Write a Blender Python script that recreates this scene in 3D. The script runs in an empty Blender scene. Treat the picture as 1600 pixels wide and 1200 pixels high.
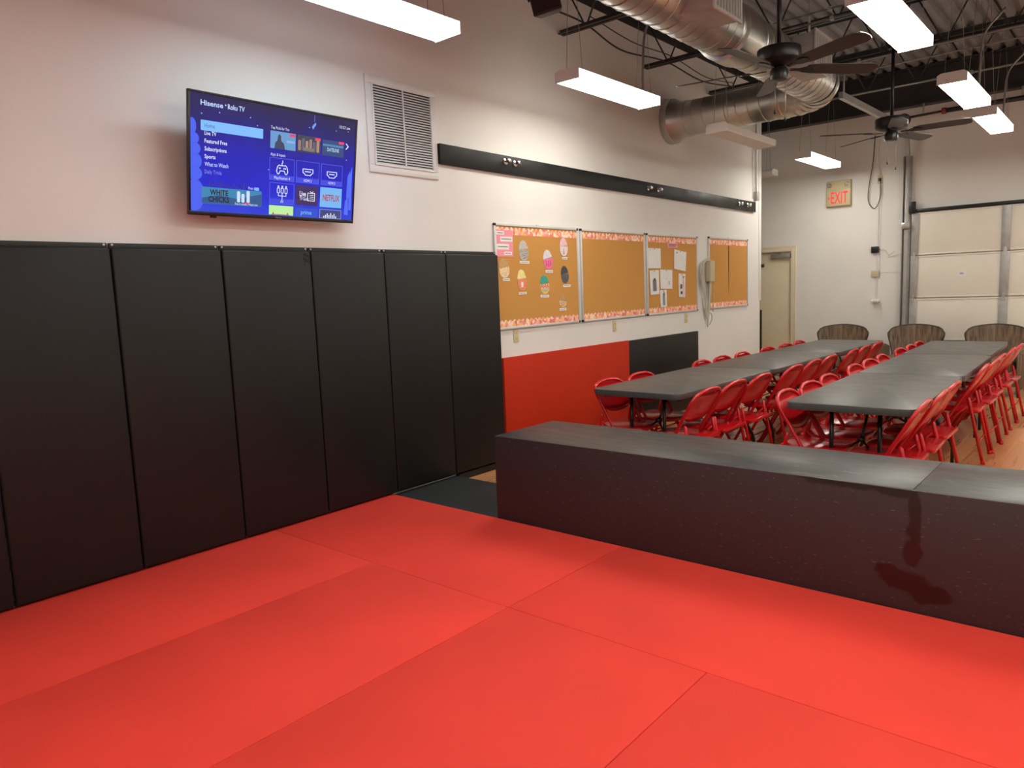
import bpy, bmesh, math, random
from mathutils import Vector, Matrix
random.seed(7)
PI = math.pi
S = bpy.context.scene
C = S.collection

# ------------------------------------------------------------------ camera, world, exposure
YAW, PITCH, ROLL, FPX = 0.712, -0.125, -0.040, 1139.0
CAM = Vector((4.092, 0.0, 1.442))
fw = Vector((-math.sin(YAW)*math.cos(PITCH), math.cos(YAW)*math.cos(PITCH), math.sin(PITCH)))
rt = Vector((math.cos(YAW), math.sin(YAW), 0)); up = rt.cross(fw)
r2 = rt*math.cos(ROLL)+up*math.sin(ROLL); u2 = -rt*math.sin(ROLL)+up*math.cos(ROLL)
cd = bpy.data.cameras.new('camera'); cam = bpy.data.objects.new('camera', cd); C.objects.link(cam)
cd.sensor_width = 36.0; cd.lens = FPX/1600*36.0; cd.clip_start = 0.05
M = Matrix((r2, u2, -fw)).transposed().to_4x4(); M.translation = CAM
cam.matrix_world = M
S.camera = cam
S.view_settings.view_transform = 'Standard'; S.view_settings.look = 'None'
S.view_settings.exposure = 0.0; S.view_settings.gamma = 1.0
S.view_settings.use_curve_mapping = False
w = bpy.data.worlds.new('world'); S.world = w; w.use_nodes = True
w.node_tree.nodes['Background'].inputs[0].default_value = (0.5, 0.5, 0.5, 1)
w.node_tree.nodes['Background'].inputs[1].default_value = 0.02
LAMP = 29.0           # radiance of a fluorescent diffuser
WARM = (1.0, 0.95, 0.84); COOL = (0.74, 0.88, 1.0)

# ------------------------------------------------------------------ materials
MATS = {}
def lin(r, g, b):
    f = lambda c: (c/255/12.92) if c <= 10 else ((c/255+.055)/1.055)**2.4
    return (f(r), f(g), f(b))
def mat(name, col, rough=.5, metal=0., spec=.5, var=0., vscale=8., bump=0., bscale=80., coat=0., stretch=(1,1,1), rvar=0., col2=None, detail=4, rand=0.):
    m = bpy.data.materials.new(name); m.use_nodes = True; MATS[name] = m
    nt = m.node_tree; N = nt.nodes; L = nt.links; p = N['Principled BSDF']
    p.inputs['Base Color'].default_value = (*col, 1); p.inputs['Roughness'].default_value = rough
    p.inputs['Metallic'].default_value = metal; p.inputs['Specular IOR Level'].default_value = spec
    p.inputs['Coat Weight'].default_value = coat; p.inputs['Coat Roughness'].default_value = .12
    tc = N.new('ShaderNodeTexCoord'); mp = N.new('ShaderNodeMapping'); mp.inputs['Scale'].default_value = stretch
    L.new(tc.outputs['Object'], mp.inputs['Vector'])
    vec = mp.outputs['Vector']
    if rand > 0:
        oi = N.new('ShaderNodeObjectInfo'); va = N.new('ShaderNodeVectorMath'); va.operation = 'MULTIPLY_ADD'
        va.inputs[1].default_value = (37, 17, 53); cb = N.new('ShaderNodeCombineXYZ')
        for i in range(3): L.new(oi.outputs['Random'], cb.inputs[i])
        L.new(cb.outputs[0], va.inputs[0]); L.new(vec, va.inputs[2]); vec = va.outputs[0]
    if var > 0 or col2 is not None:
        nz = N.new('ShaderNodeTexNoise'); nz.inputs['Scale'].default_value = vscale; nz.inputs['Detail'].default_value = detail
        L.new(vec, nz.inputs['Vector'])
        mx = N.new('ShaderNodeMix'); mx.data_type = 'RGBA'
        if col2 is None: a = tuple(c*(1-var) for c in col); b = tuple(min(1, c*(1+var)) for c in col)
        else: a, b = col, col2
        mx.inputs['A'].default_value = (*a, 1); mx.inputs['B'].default_value = (*b, 1)
        cr = N.new('ShaderNodeMapRange'); cr.inputs['From Min'].default_value = .3; cr.inputs['From Max'].default_value = .7
        L.new(nz.outputs['Fac'], cr.inputs['Value']); L.new(cr.outputs[0], mx.inputs['Factor'])
        outc = mx.outputs['Result']
        if rand > 0:
            hs = N.new('ShaderNodeHueSaturation'); mr = N.new('ShaderNodeMapRange')
            mr.inputs['To Min'].default_value = 1-rand; mr.inputs['To Max'].default_value = 1+rand
            L.new(oi.outputs['Random'], mr.inputs['Value']); L.new(mr.outputs[0], hs.inputs['Value']); L.new(outc, hs.inputs['Color'])
            outc = hs.outputs[0]
        L.new(outc, p.inputs['Base Color'])
        if rvar > 0:
            rr = N.new('ShaderNodeMapRange'); rr.inputs['From Min'].default_value = .3; rr.inputs['From Max'].default_value = .7
            rr.inputs['To Min'].default_value = max(.03, rough-rvar); rr.inputs['To Max'].default_value = min(1, rough+rvar)
            L.new(nz.outputs['Fac'], rr.inputs['Value']); L.new(rr.outputs[0], p.inputs['Roughness'])
    if bump > 0:
        bz = N.new('ShaderNodeTexNoise'); bz.inputs['Scale'].default_value = bscale; bz.inputs['Detail'].default_value = 3
        L.new(vec, bz.inputs['Vector'])
        bp = N.new('ShaderNodeBump'); bp.inputs['Strength'].default_value = bump; bp.inputs['Distance'].default_value = .004
        L.new(bz.outputs['Fac'], bp.inputs['Height']); L.new(bp.outputs[0], p.inputs['Normal'])
    return m
def emit(name, col, strength=1.0):
    m = bpy.data.materials.new(name); m.use_nodes = True; MATS[name] = m
    p = m.node_tree.nodes['Principled BSDF']
    p.inputs['Base Color'].default_value = (.02, .02, .02, 1); p.inputs['Roughness'].default_value = .25
    p.inputs['Emission Color'].default_value = (*col, 1); p.inputs['Emission Strength'].default_value = strength
    return m

mat('wall_paint', (.75, .737, .705), .6, var=.03, vscale=1.3, bump=.12, bscale=60)
mat('red_vinyl', (.80, .052, .034), .75, spec=.25, var=.07, vscale=1.6, bump=.12, bscale=420, rvar=.04, rand=.04)
mat('grey_bounce_vinyl', (.36, .36, .36), .7, spec=.25, var=.07, vscale=1.6)
mat('red_wall_mat', (.50, .024, .004), .7, spec=.25, var=.06, vscale=2, bump=.15, bscale=300)
mat('black_vinyl', (.009, .009, .009), .45, spec=.3, var=.15, vscale=2, bump=.18, bscale=220)
mat('pad_lip', (.008, .008, .008), .5, var=.2, vscale=20)
mat('black_rubber', (.018, .021, .022), .7, var=.2, vscale=60, bump=.3, bscale=300)
mat('rubber_edge', (.10, .075, .02), .7, var=.5, vscale=90)
mat('oak', lin(186, 124, 79), .30, col2=lin(204, 146, 98), vscale=3.0, stretch=(7, .6, 1), bump=.03, bscale=30, rvar=.04, rand=.12)
mat('screw_steel', (.5, .5, .5), .35, 1.0)
mat('galvanized', (.56, .56, .53), .34, 1.0, var=.08, vscale=3, rvar=.05)
mat('galvanized_matte', (.40, .40, .385), .45, .35, var=.10, vscale=12)
mat('deck_paint', (.24, .26, .285), .5, var=.15, vscale=3)
mat('steel_paint', (.030, .029, .028), .45, var=.2, vscale=9)
mat('conduit', (.34, .33, .31), .4, .7, var=.1, vscale=9)
mat('white_metal', (.72, .71, .69), .4, var=.02)
mat('vent_paint', (.70, .69, .67), .45, var=.03, vscale=8)
mat('vent_dark', (.02, .018, .016), .8)
mat('board_black', (.010, .010, .010), .45, spec=.25, var=.4, vscale=5, bump=.15, bscale=18, rvar=.1, stretch=(1, .6, 1))
mat('chrome', (.75, .75, .75), .15, 1.0)
mat('tv_plastic', (.008, .008, .009), .3)
mat('cork', lin(196, 142, 74), .85, spec=.2, col2=lin(206, 152, 84), vscale=240, bump=.2, bscale=500)
mat('alum', (.66, .66, .65), .38, .45, var=.03)
mat('plastic_black', (.01, .01, .01), .35)
mat('outlet_almond', lin(205, 192, 150), .4)
mat('outlet_slot', (.03, .025, .02), .5)
mat('paper', (.80, .79, .77), .7, var=.02)
mat('pencil', (.12, .12, .13), .8)
mat('pink_paper', lin(240, 150, 165), .7)
mat('bench_paint', (.042, .040, .040), .40, var=.25, vscale=3.0, bump=.025, bscale=20, stretch=(1, 5, 5), rvar=.07)
mat('table_top', (.075, .073, .070), .38, var=.06, vscale=7, bump=.06, bscale=240, rvar=.04)
mat('table_leg', (.008, .008, .008), .3)
mat('chair_red', (.56, .005, .010), .24, var=.03, coat=.1)
mat('chair_inner', (.50, .22, .10), .3)
mat('beige_plastic', lin(190, 182, 150), .45)
mat('cable_grey', lin(185, 180, 165), .5)
mat('door_paint', lin(216, 206, 178), .45, var=.03, vscale=4)
mat('frame_paint', lin(220, 208, 182), .45, var=.02)
mat('closer_metal', (.42, .40, .36), .4, .8)
mat('garage_paint', lin(228, 223, 211), .45, var=.03, vscale=2)
mat('exit_body', lin(196, 182, 140), .45)
mat('lamp_glass', (.5, .5, .48), .15, .6)
mat('fan_metal', (.016, .015, .014), .35, .4)
mat('fan_blade', (.030, .022, .018), .4, var=.2, vscale=20, stretch=(1, 12, 1))
mat('fan_edge', (.28, .25, .22), .5)
mat('pipe_brown', (.055, .035, .03), .45)
mat('pipe_red', (.25, .03, .02), .5)
mat('chair_stripe', lin(70, 52, 41), .6, col2=lin(132, 110, 87), vscale=6, stretch=(8, 8, .35), detail=3)
mat('chair_edge', (.025, .018, .014), .4)
emit('lamp_warm', WARM, LAMP); emit('lamp_cool', COOL, LAMP*.75); emit('lens_warm', WARM, 6.5); emit('lens_cool', COOL, 5.0)
mat('lamp_off', (.66, .64, .60), .4)
emit('exit_red', (1.0, .03, .05), 1.1)
# bench front: scratches and two darker spill stains
def bench_mat():
    m = mat('bench_front', (.020, .0165, .0175), .32, bump=.03, bscale=26, stretch=(1, 5, 5))
    nt = m.node_tree; N = nt.nodes; L = nt.links; p = N['Principled BSDF']
    tc = N.new('ShaderNodeTexCoord'); geo = tc.outputs['Object']
    nz = N.new('ShaderNodeTexNoise'); nz.inputs['Scale'].default_value = 22; nz.inputs['Detail'].default_value = 4
    L.new(geo, nz.inputs['Vector'])
    off = N.new('ShaderNodeVectorMath'); off.operation = 'MULTIPLY_ADD'; off.inputs[1].default_value = (.05, 0, .05)
    L.new(nz.outputs['Color'], off.inputs[0]); L.new(geo, off.inputs[2])
    sp = N.new('ShaderNodeSeparateXYZ'); L.new(off.outputs[0], sp.inputs[0])
    def math_(op, a, b):
        n = N.new('ShaderNodeMath'); n.operation = op
        for i, x in enumerate((a, b)):
            if x is None: continue
            if isinstance(x, (int, float)): n.inputs[i].default_value = x
            else: L.new(x, n.inputs[i])
        return n.outputs[0]
    acc = None
    for cx, cz, rx, rz in ((3.19, .565, .26, .034), (3.435, .44, .026, .14), (3.43, .29, .042, .06), (3.36, .575, .10, .05), (3.40, .155, .10, .045), (3.50, .115, .09, .045), (3.33, .19, .05, .03)):
        dx = math_('DIVIDE', math_('SUBTRACT', sp.outputs[0], cx), rx); dz = math_('DIVIDE', math_('SUBTRACT', sp.outputs[2], cz+.05), rz)
        d = math_('ADD', math_('MULTIPLY', dx, dx), math_('MULTIPLY', dz, dz))
        k = N.new('ShaderNodeMapRange'); k.inputs['From Min'].default_value = 1.15; k.inputs['From Max'].default_value = .75
        L.new(d, k.inputs['Value'])
        acc = k.outputs[0] if acc is None else math_('MAXIMUM', acc, k.outputs[0])
    # fine pale scratches
    sc = N.new('ShaderNodeTexNoise'); sc.inputs['Scale'].default_value = 30; sc.inputs['Detail'].default_value = 2
    mp = N.new('ShaderNodeMapping'); mp.inputs['Scale'].default_value = (1.2, 1, 5); mp.inputs['Rotation'].default_value = (0, .35, 0)
    L.new(geo, mp.inputs['Vector']); L.new(mp.outputs[0], sc.inputs['Vector'])
    sr = N.new('ShaderNodeMapRange'); sr.inputs['From Min'].default_value = .68; sr.inputs['From Max'].default_value = .76; L.new(sc.outputs['Fac'], sr.inputs['Value'])
    m1 = N.new('ShaderNodeMix'); m1.data_type = 'RGBA'; m1.inputs['A'].default_value = (.036, .026, .028, 1); m1.inputs['B'].default_value = (.15, .12, .12, 1)
    L.new(sr.outputs[0], m1.inputs['Factor'])
    m2 = N.new('ShaderNodeMix'); m2.data_type = 'RGBA'; m2.inputs['B'].default_value = (.017, .008, .007, 1)
    L.new(m1.outputs['Result'], m2.inputs['A']); L.new(acc, m2.inputs['Factor']); L.new(m2.outputs['Result'], p.inputs['Base Color'])
    rr = N.new('ShaderNodeMapRange'); rr.inputs['To Min'].default_value = .55; rr.inputs['To Max'].default_value = .33
    L.new(acc, rr.inputs['Value']); L.new(rr.outputs[0], p.inputs['Roughness'])
bench_mat()
def scuff(name, col, lo, hi, sc_):
    nt = MATS[name].node_tree; N = nt.nodes; L = nt.links; p = N['Principled BSDF']
    src = p.inputs['Base Color'].links[0].from_socket
    tc = N.new('ShaderNodeTexCoord'); mp = N.new('ShaderNodeMapping'); mp.inputs['Scale'].default_value = sc_; mp.inputs['Rotation'].default_value = (0, 0, .25)
    nz = N.new('ShaderNodeTexNoise'); nz.inputs['Scale'].default_value = 9; nz.inputs['Detail'].default_value = 5; nz.inputs['Roughness'].default_value = .65
    L.new(tc.outputs['Object'], mp.inputs['Vector']); L.new(mp.outputs[0], nz.inputs['Vector'])
    r = N.new('ShaderNodeMapRange'); r.inputs['From Min'].default_value = lo; r.inputs['From Max'].default_value = hi; L.new(nz.outputs['Fac'], r.inputs['Value'])
    mx = N.new('ShaderNodeMix'); mx.data_type = 'RGBA'; mx.inputs['B'].default_value = (*col, 1); L.new(src, mx.inputs['A']); L.new(r.outputs[0], mx.inputs['Factor']); L.new(mx.outputs['Result'], p.inputs['Base Color'])
scuff('bench_paint', (.22, .215, .205), .60, .70, (1.0, 9, 1))
def border_mat():
    m = mat('border_print', (.8, .4, .35), .65); nt = m.node_tree; N = nt.nodes; L = nt.links; p = N['Principled BSDF']
    tc = N.new('ShaderNodeTexCoord'); v = N.new('ShaderNodeTexVoronoi'); v.inputs['Scale'].default_value = 40
    L.new(tc.outputs['Object'], v.inputs['Vector']); cr = N.new('ShaderNodeValToRGB'); cr.color_ramp.interpolation = 'CONSTANT'
    els = cr.color_ramp.elements; els[0].color = (*lin(240, 150, 130), 1); els[1].position = .2; els[1].color = (*lin(248, 190, 110), 1)
    for pos, c in ((.34, (232, 118, 104)), (.5, (250, 220, 205)), (.72, (246, 186, 170)), (.9, (236, 130, 118))):
        e = els.new(pos); e.color = (*lin(*c), 1)
    sp = N.new('ShaderNodeSeparateColor'); L.new(v.outputs['Color'], sp.inputs[0]); L.new(sp.outputs[0], cr.inputs[0])
    L.new(cr.outputs[0], p.inputs['Base Color'])
border_mat()

# ------------------------------------------------------------------ mesh helpers
class MB:
    def __init__(s): s.v = []; s.f = []; s.sm = []; s.sharp = None
    def quadbox(s, P):
        b = len(s.v); s.v += [tuple(p) for p in P]
        for f in ((0,3,2,1),(4,5,6,7),(0,1,5,4),(1,2,6,5),(2,3,7,6),(3,0,4,7)): s.f.append(tuple(b+i for i in f)); s.sm.append(False)
        return s
    def box(s, a, b):
        x0,y0,z0 = a; x1,y1,z1 = b
        return s.quadbox([(x0,y0,z0),(x1,y0,z0),(x1,y1,z0),(x0,y1,z0),(x0,y0,z1),(x1,y0,z1),(x1,y1,z1),(x0,y1,z1)])
    def prism(s, poly, h0, h1, axis='z'):
        def at(p, h): return {'z': (p[0],p[1],h), 'x': (h,p[0],p[1]), 'y': (p[0],h,p[1])}[axis]
        n = len(poly); b = len(s.v)
        s.v += [at(p,h0) for p in poly]+[at(p,h1) for p in poly]
        fl = axis == 'y'
        a = tuple(b+i for i in range(n)); c = tuple(b+n+i for i in range(n))
        s.f += [a if fl else a[::-1], c[::-1] if fl else c]; s.sm += [False, False]
        for i in range(n):
            j = (i+1) % n; q = (b+i,b+j,b+n+j,b+n+i); s.f.append(q[::-1] if fl else q); s.sm.append(n > 12)
        return s
    def tube(s, pts, r, n=8, closed=False, cap=True):
        pts = [Vector(p) for p in pts]; m = len(pts); b = len(s.v)
        if n >= 20: s.sharp = .5
        rs = r if isinstance(r, (list, tuple)) else [r]*m
        def tan(i):
            a = pts[(i-1) % m] if (closed or i > 0) else pts[i]; c = pts[(i+1) % m] if (closed or i < m-1) else pts[i]
            return (c-a).normalized()
        t = tan(0); u = t.orthogonal().normalized()
        for i in range(m):
            t2 = tan(i); u = (u-t2*u.dot(t2))
            if u.length < 1e-6: u = t2.orthogonal()
            u.normalize(); w_ = t2.cross(u)
            for k in range(n):
                a = 2*PI*k/n; s.v.append(tuple(pts[i]+(u*math.cos(a)+w_*math.sin(a))*rs[i]))
        for i in range(m if closed else m-1):
            j = (i+1) % m
            for k in range(n):
                l = (k+1) % n; s.f.append((b+i*n+k,b+i*n+l,b+j*n+l,b+j*n+k)); s.sm.append(True)
        if cap and not closed:
            s.f.append(tuple(b+k for k in range(n))[::-1]); s.f.append(tuple(b+(m-1)*n+k for k in range(n))); s.sm += [False, False]
        return s
    def lathe(s, prof, n=24, M=None):
        s.sharp = .7
        b = len(s.v); m = len(prof); M = M or Matrix.Identity(4)
        for r, z in prof:
            for k in range(n):
                a = 2*PI*k/n; s.v.append(tuple(M @ Vector((r*math.cos(a), r*math.sin(a), z))))
        for i in range(m-1):
            for k in range(n):
                l = (k+1) % n; s.f.append((b+i*n+k,b+i*n+l,b+(i+1)*n+l,b+(i+1)*n+k)); s.sm.append(True)
        s.f.append(tuple(b+k for k in range(n))[::-1]); s.f.append(tuple(b+(m-1)*n+k for k in range(n))); s.sm += [False, False]
        return s
    def grid(s, rows):
        b = len(s.v); m = len(rows); n = len(rows[0])
        for r in rows: s.v += [tuple(p) for p in r]
        for i in range(m-1):
            for k in range(n-1): s.f.append((b+i*n+k,b+i*n+k+1,b+(i+1)*n+k+1,b+(i+1)*n+k)); s.sm.append(True)
        return s
    def mesh(s, name, material, bevel=0., seg=2, xf=None):
        me = bpy.data.meshes.new(name); me.from_pydata(s.v, [], s.f)
        for p, q in zip(me.polygons, s.sm): p.use_smooth = q
        if xf is not None: me.transform(xf)
        if bevel > 0:
            bm = bmesh.new(); bm.from_mesh(me)
            bmesh.ops.bevel(bm, geom=[e for e in bm.edges if e.calc_face_angle(0) > .6], offset=bevel, segments=seg, affect='EDGES', profile=.5, clamp_overlap=True)
            bm.to_mesh(me); bm.free()
            for p in me.polygons: p.use_smooth = True
            try: me.set_sharp_from_angle(angle=.7)
            except Exception: pass
        elif s.sharp:
            try: me.set_sharp_from_angle(angle=s.sharp)
            except Exception: pass
        me.materials.append(MATS[material] if isinstance(material, str) else material); me.update()
        return me
    def obj(s, name, material, parent=None, bevel=0., seg=2, loc=None, xf=None):
        return link(name, s.mesh(name, material, bevel, seg, xf), parent, loc)
def link(name, me, parent=None, loc=None, rot=None):
    o = bpy.data.objects.new(name, me); C.objects.link(o); o.parent = parent
    if loc: o.location = loc
    if rot: o.rotation_euler = rot
    return o
def tag(o, label=None, cat=None, group=None, kind=None):
    if label: o['label'] = label
    if cat: o['category'] = cat
    if group: o['group'] = group
    if kind: o['kind'] = kind
    return o
def thing(name, label, cat, loc=(0,0,0), rz=0, group=None):
    o = bpy.data.objects.new(name, None); C.objects.link(o); o.location = loc; o.rotation_euler = (0,0,rz); o.empty_display_size = .1
    return tag(o, label, cat, group)
def struct(o): o['kind'] = 'structure'; return o
def copy_tree(o, parent=None):
    c = o.copy(); C.objects.link(c); c.parent = parent
    for ch in list(KIDS.get(o, o.children)): copy_tree(ch, c)
    return c
KIDS = {}
def freeze(o):
    for ch in o.children: freeze(ch)
    KIDS[o] = list(o.children)
def arc(cx, cy, r, a0, a1, n):
    return [(cx+r*math.cos(a0+(a1-a0)*i/n), cy+r*math.sin(a0+(a1-a0)*i/n)) for i in range(n+1)]
def rrect(x0, y0, x1, y1, r, n=5):
    return arc(x1-r,y1-r,r,0,PI/2,n)+arc(x0+r,y1-r,r,PI/2,PI,n)+arc(x0+r,y0+r,r,PI,1.5*PI,n)+arc(x1-r,y0+r,r,1.5*PI,2*PI,n)
def spline(P, n=10):
    P = [Vector(p) for p in P]; Q = [P[0]*2-P[1]]+P+[P[-1]*2-P[-2]]; out = []
    for i in range(1, len(Q)-2):
        for k in range(n):
            t = k/n; a,b,c,d = Q[i-1],Q[i],Q[i+1],Q[i+2]
            out.append(.5*((2*b)+(c-a)*t+(2*a-5*b+4*c-d)*t*t+(3*b-a-3*c+d)*t*t*t))
    return out+[P[-1]]
ORD = ['first','second','third','fourth','fifth','sixth','seventh','eighth','ninth','tenth']

FZ = -0.05            # wood floor level; the mats' top is z = 0
XW = -0.05            # painted face of the left wall
YB = 11.6             # back wall
X1, Y0, ZC = 8.4, -5.0, 4.25
# ------------------------------------------------------------------ room shell
fl = struct(MB().box((-2.0, Y0, FZ-.20), (X1, YB, FZ-.012)).obj('floor', 'oak'))
YW = 10.30
struct(MB().box((XW-.2, Y0, FZ-.2), (XW, YW, ZC+.05)).obj('wall_left', 'wall_paint'))
struct(MB().box((-2.0, YW-.2, FZ-.2), (XW-.2, YW, ZC+.05)).obj('wall_return', 'wall_paint'))
struct(MB().box((-2.2, YW-.2, FZ-.2), (-2.0, YB+.2, ZC+.05)).obj('wall_alcove', 'wall_paint'))
DX0, DX1, DZ = -.95, -.02, 1.955       # exit door opening
bw = MB().box((-2.0, YB, FZ-.2), (DX0, YB+.2, ZC+.05)).box((DX1, YB, FZ-.2), (X1, YB+.2, ZC+.05)).box((DX0, YB, DZ), (DX1, YB+.2, ZC+.05))
struct(bw.obj('wall_back', 'wall_paint'))
struct(MB().box((X1, Y0, FZ-.2), (X1+.2, YB+.2, ZC+.05)).obj('wall_right', 'wall_paint'))
struct(MB().box((-.25, Y0-.2, FZ-.2), (X1+.2, Y0, ZC+.05)).obj('wall_front', 'wall_paint'))
# corrugated roof deck, ribs run along y
prof = []; x = -2.2; per = .152
while x < X1+.2:
    prof += [(x, ZC), (x+.060, ZC), (x+.085, ZC+.045), (x+.127, ZC+.045)]; x += per
mb = MB(); mb.grid([[(px, Y0-.2, pz) for px, pz in prof], [(px, YB+.2, pz) for px, pz in prof]]); mb.sm = [False]*len(mb.sm)
b0 = len(mb.v); mb.box((-2.2, Y0-.2, ZC+.10), (X1+.2, YB+.2, ZC+.16))
struct(mb.obj('ceiling', 'deck_paint'))
# ledger angle at the top of the left wall, girder along the back wall, corner strip
struct(MB().box((XW+.001, Y0, ZC-.13), (XW+.012, YW, ZC)).box((XW+.012, Y0, ZC-.015), (XW+.10, YW, ZC-.003)).obj('trim_1', 'steel_paint'))
g = MB().box((-2.0, YB-.16, 3.74), (X1, YB-.002, 3.765)).box((-2.0, YB-.16, ZC-.03), (X1, YB-.002, ZC-.003)).box((-2.0, YB-.09, 3.765), (X1, YB-.07, ZC-.03))
struct(g.obj('trim_2', 'steel_paint'))
struct(MB().box((XW-.02, YW+.001, 1.19), (XW+.006, YW+.045, ZC-.2)).box((XW+.0005, YW-.04, 1.19), (XW+.006, YW+.001, ZC-.2)).obj('trim_3', 'wall_paint', bevel=.003))

# oak planks: each a piece of the floor
pm = MB().box((0, 0, -.010), (.13, 1.22, 0)).mesh('plank', 'oak', bevel=.0012, seg=1)
pm_s = MB().box((0, 0, -.010), (.13, .61, 0)).mesh('plank', 'oak', bevel=.0012, seg=1)
for i in range(36):
    px = XW+.004+i*.13; y = 4.06
    if i % 3 == 1: lens = [.61]+[1.22]*6
    elif i % 3 == 2: lens = [1.22]*6
    else: lens = [1.22]*2+[.61]+[1.22]*4
    for Lg in lens:
        if y+Lg > YB+.001: break
        link('plank', pm if Lg > 1 else pm_s, fl, (px, y, FZ)); y += Lg

# ------------------------------------------------------------------ mats on the floor
def floor_mat(x0, y0, x1, y1, label):
    o = MB().box((-(x1-x0)/2+.0011, -(y1-y0)/2+.0011, 0), ((x1-x0)/2-.0011, (y1-y0)/2-.0011, -FZ)).obj('floor_mat', 'red_vinyl', bevel=.003, seg=2)
    o.location = ((x0+x1)/2, (y0+y1)/2, FZ); return tag(o, label, 'mat', 'red mats on the training floor')
MY, BY = 2.398, 3.378
floor_mat(-.046, .40, .962, MY, 'red floor mat lying along the black wall pads')
floor_mat(.962, .40, 1.947, MY, 'red floor mat in the second strip from the black wall pads')
floor_mat(1.947, .40, 2.930, MY, 'red floor mat in the third strip from the pads, lower centre')
floor_mat(2.930, .40, 3.913, MY, 'red floor mat in the bottom right corner of the picture')
floor_mat(-.046, MY, 1.947, BY, 'red floor mat between padded wall and near end of the black bench')
floor_mat(1.947, MY, 3.930, BY, 'long red floor mat lying along the front of the black bench')
struct(MB().box((3.915, -1.6, FZ), (5.88, MY, -.0005)).box((3.932, MY, FZ), (5.88, BY, -.0005)).box((-.046, -1.6, FZ), (3.913, .398, -.0005)).obj('floor_mat_area', 'red_vinyl'))
struct(MB().box((5.882, Y0, FZ), (X1, BY, -.0005)).box((-.046, Y0, FZ), (5.880, -1.602, -.0005)).obj('floor_rear', 'grey_bounce_vinyl'))  # unseen floor, made neutral grey to cut the red bounce light
o = MB().box((-.046, BY+.004, FZ), (.992, 4.055, -.012)).obj('rubber_mat', 'black_rubber', bevel=.003)
tag(o, 'black rubber floor mat between red mats and wood floor at bench end', 'mat')
o = MB().box((.02, BY-.001, -.012), (.99, BY+.008, -.006)).obj('mat_edge_strip', 'rubber_edge'); tag(o, 'frayed thin strip where red mat meets black rubber mat', 'edge strip')

# ------------------------------------------------------------------ padded wall
PW, PY, PZ = .61, 1.582, 1.757
pads = ['black wall pad cut off by the left picture edge, only its lower corner showing',
        'widest looking black wall pad at the left, its top meeting the left picture edge',
        'black wall pad under the left end of the TV',
        'black wall pad under the middle of the TV with a creased top corner',
        'black wall pad below the right end of the TV and left vent edge',
        'black wall pad second from the corkboard',
        'black wall pad next to the corkboard and red wall panel']
cush = MB().box((-.042, .003, .012), (0, PW-.003, PZ)).mesh('cushion', 'black_vinyl', bevel=.012, seg=3)
lipm = MB().box((-.047, .004, 0), (-.030, PW-.004, .03)).mesh('nailing_lip', 'pad_lip', bevel=.003)
scm = MB().lathe([(.006, 0), (.006, .002), (.003, .003)], 8, Matrix.Rotation(PI/2, 4, 'Y')).mesh('screw', 'screw_steel')
for i, lb in enumerate(pads):
    t = thing('wall_pad', lb, 'pad', (0, PY+(i-2)*PW, 0), 0, 'black pads along the left wall')
    link('cushion', cush, t)
    l1 = link('nailing_lip', lipm, t, (0, 0, PZ-.004)); l2 = link('nailing_lip', lipm, t, (0, 0, .001))
    for yy in (.02, PW-.02):
        link('screw', scm, l1, (-.030, yy, .02)); link('screw', scm, l2, (-.030, yy, .009))
    if i == 3:
        cr = MB()
        cr.grid([[(.0015+.004*math.sin(a*2.1+b*.9), PW-.055+b*.009, PZ-.085+a*.011) for b in range(6)] for a in range(8)])
        cr.obj('creased_patch', 'black_vinyl', t)
struct(MB().box((XW+.001, 4.058, FZ), (-.006, PY+5*PW, .0005)).obj('baseboard_shadow_left', 'pad_lip'))  # black strip: baseboard plus the shadow line under the pads, as colour
for nm, m_, y0, y1, z1, lb in (('wall_panel', 'red_wall_mat', 4.66, 6.690, .885, 'red mat panel standing against white wall below the corkboards'),
                            ('wall_panel', 'black_vinyl', 6.692, 8.30, .880, 'black mat panel standing against white wall beside the red one')):
    o = MB().box((XW+.002, y0, FZ), (XW+.038, y1, z1)).obj(nm, m_, bevel=.004); tag(o, lb, 'panel')

# ------------------------------------------------------------------ bench
t = thing('plywood_bench', 'long black painted plywood box bench dividing mats from the dining tables', 'bench', (0, 0, FZ))
BX0, BX1, BD, BH = 1.005, 6.4, 3.995, .538-FZ
MB().box((BX0, BY+.004, 0), (BX1, BY+.022, BH)).obj('front_panel', 'bench_front', t, bevel=.002)
MB().box((BX0, BD-.018, 0), (BX1, BD, BH-.018)).obj('rear_panel', 'bench_paint', t, bevel=.002)
MB().box((BX0, BY+.023, 0), (BX0+.018, BD-.019, BH-.018)).obj('end_panel', 'bench_paint', t, bevel=.002)
MB().box((BX1-.018, BY+.023, 0), (BX1, BD-.019, BH-.018)).obj('end_panel', 'bench_paint', t, bevel=.002)
for a, b in ((BX0, 3.399), (3.401, 5.8), (5.802, BX1)):
    MB().box((a, BY+.0222, BH-.018), (b, BD, BH)).obj('top_panel', 'bench_paint', t, bevel=.001)

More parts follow.
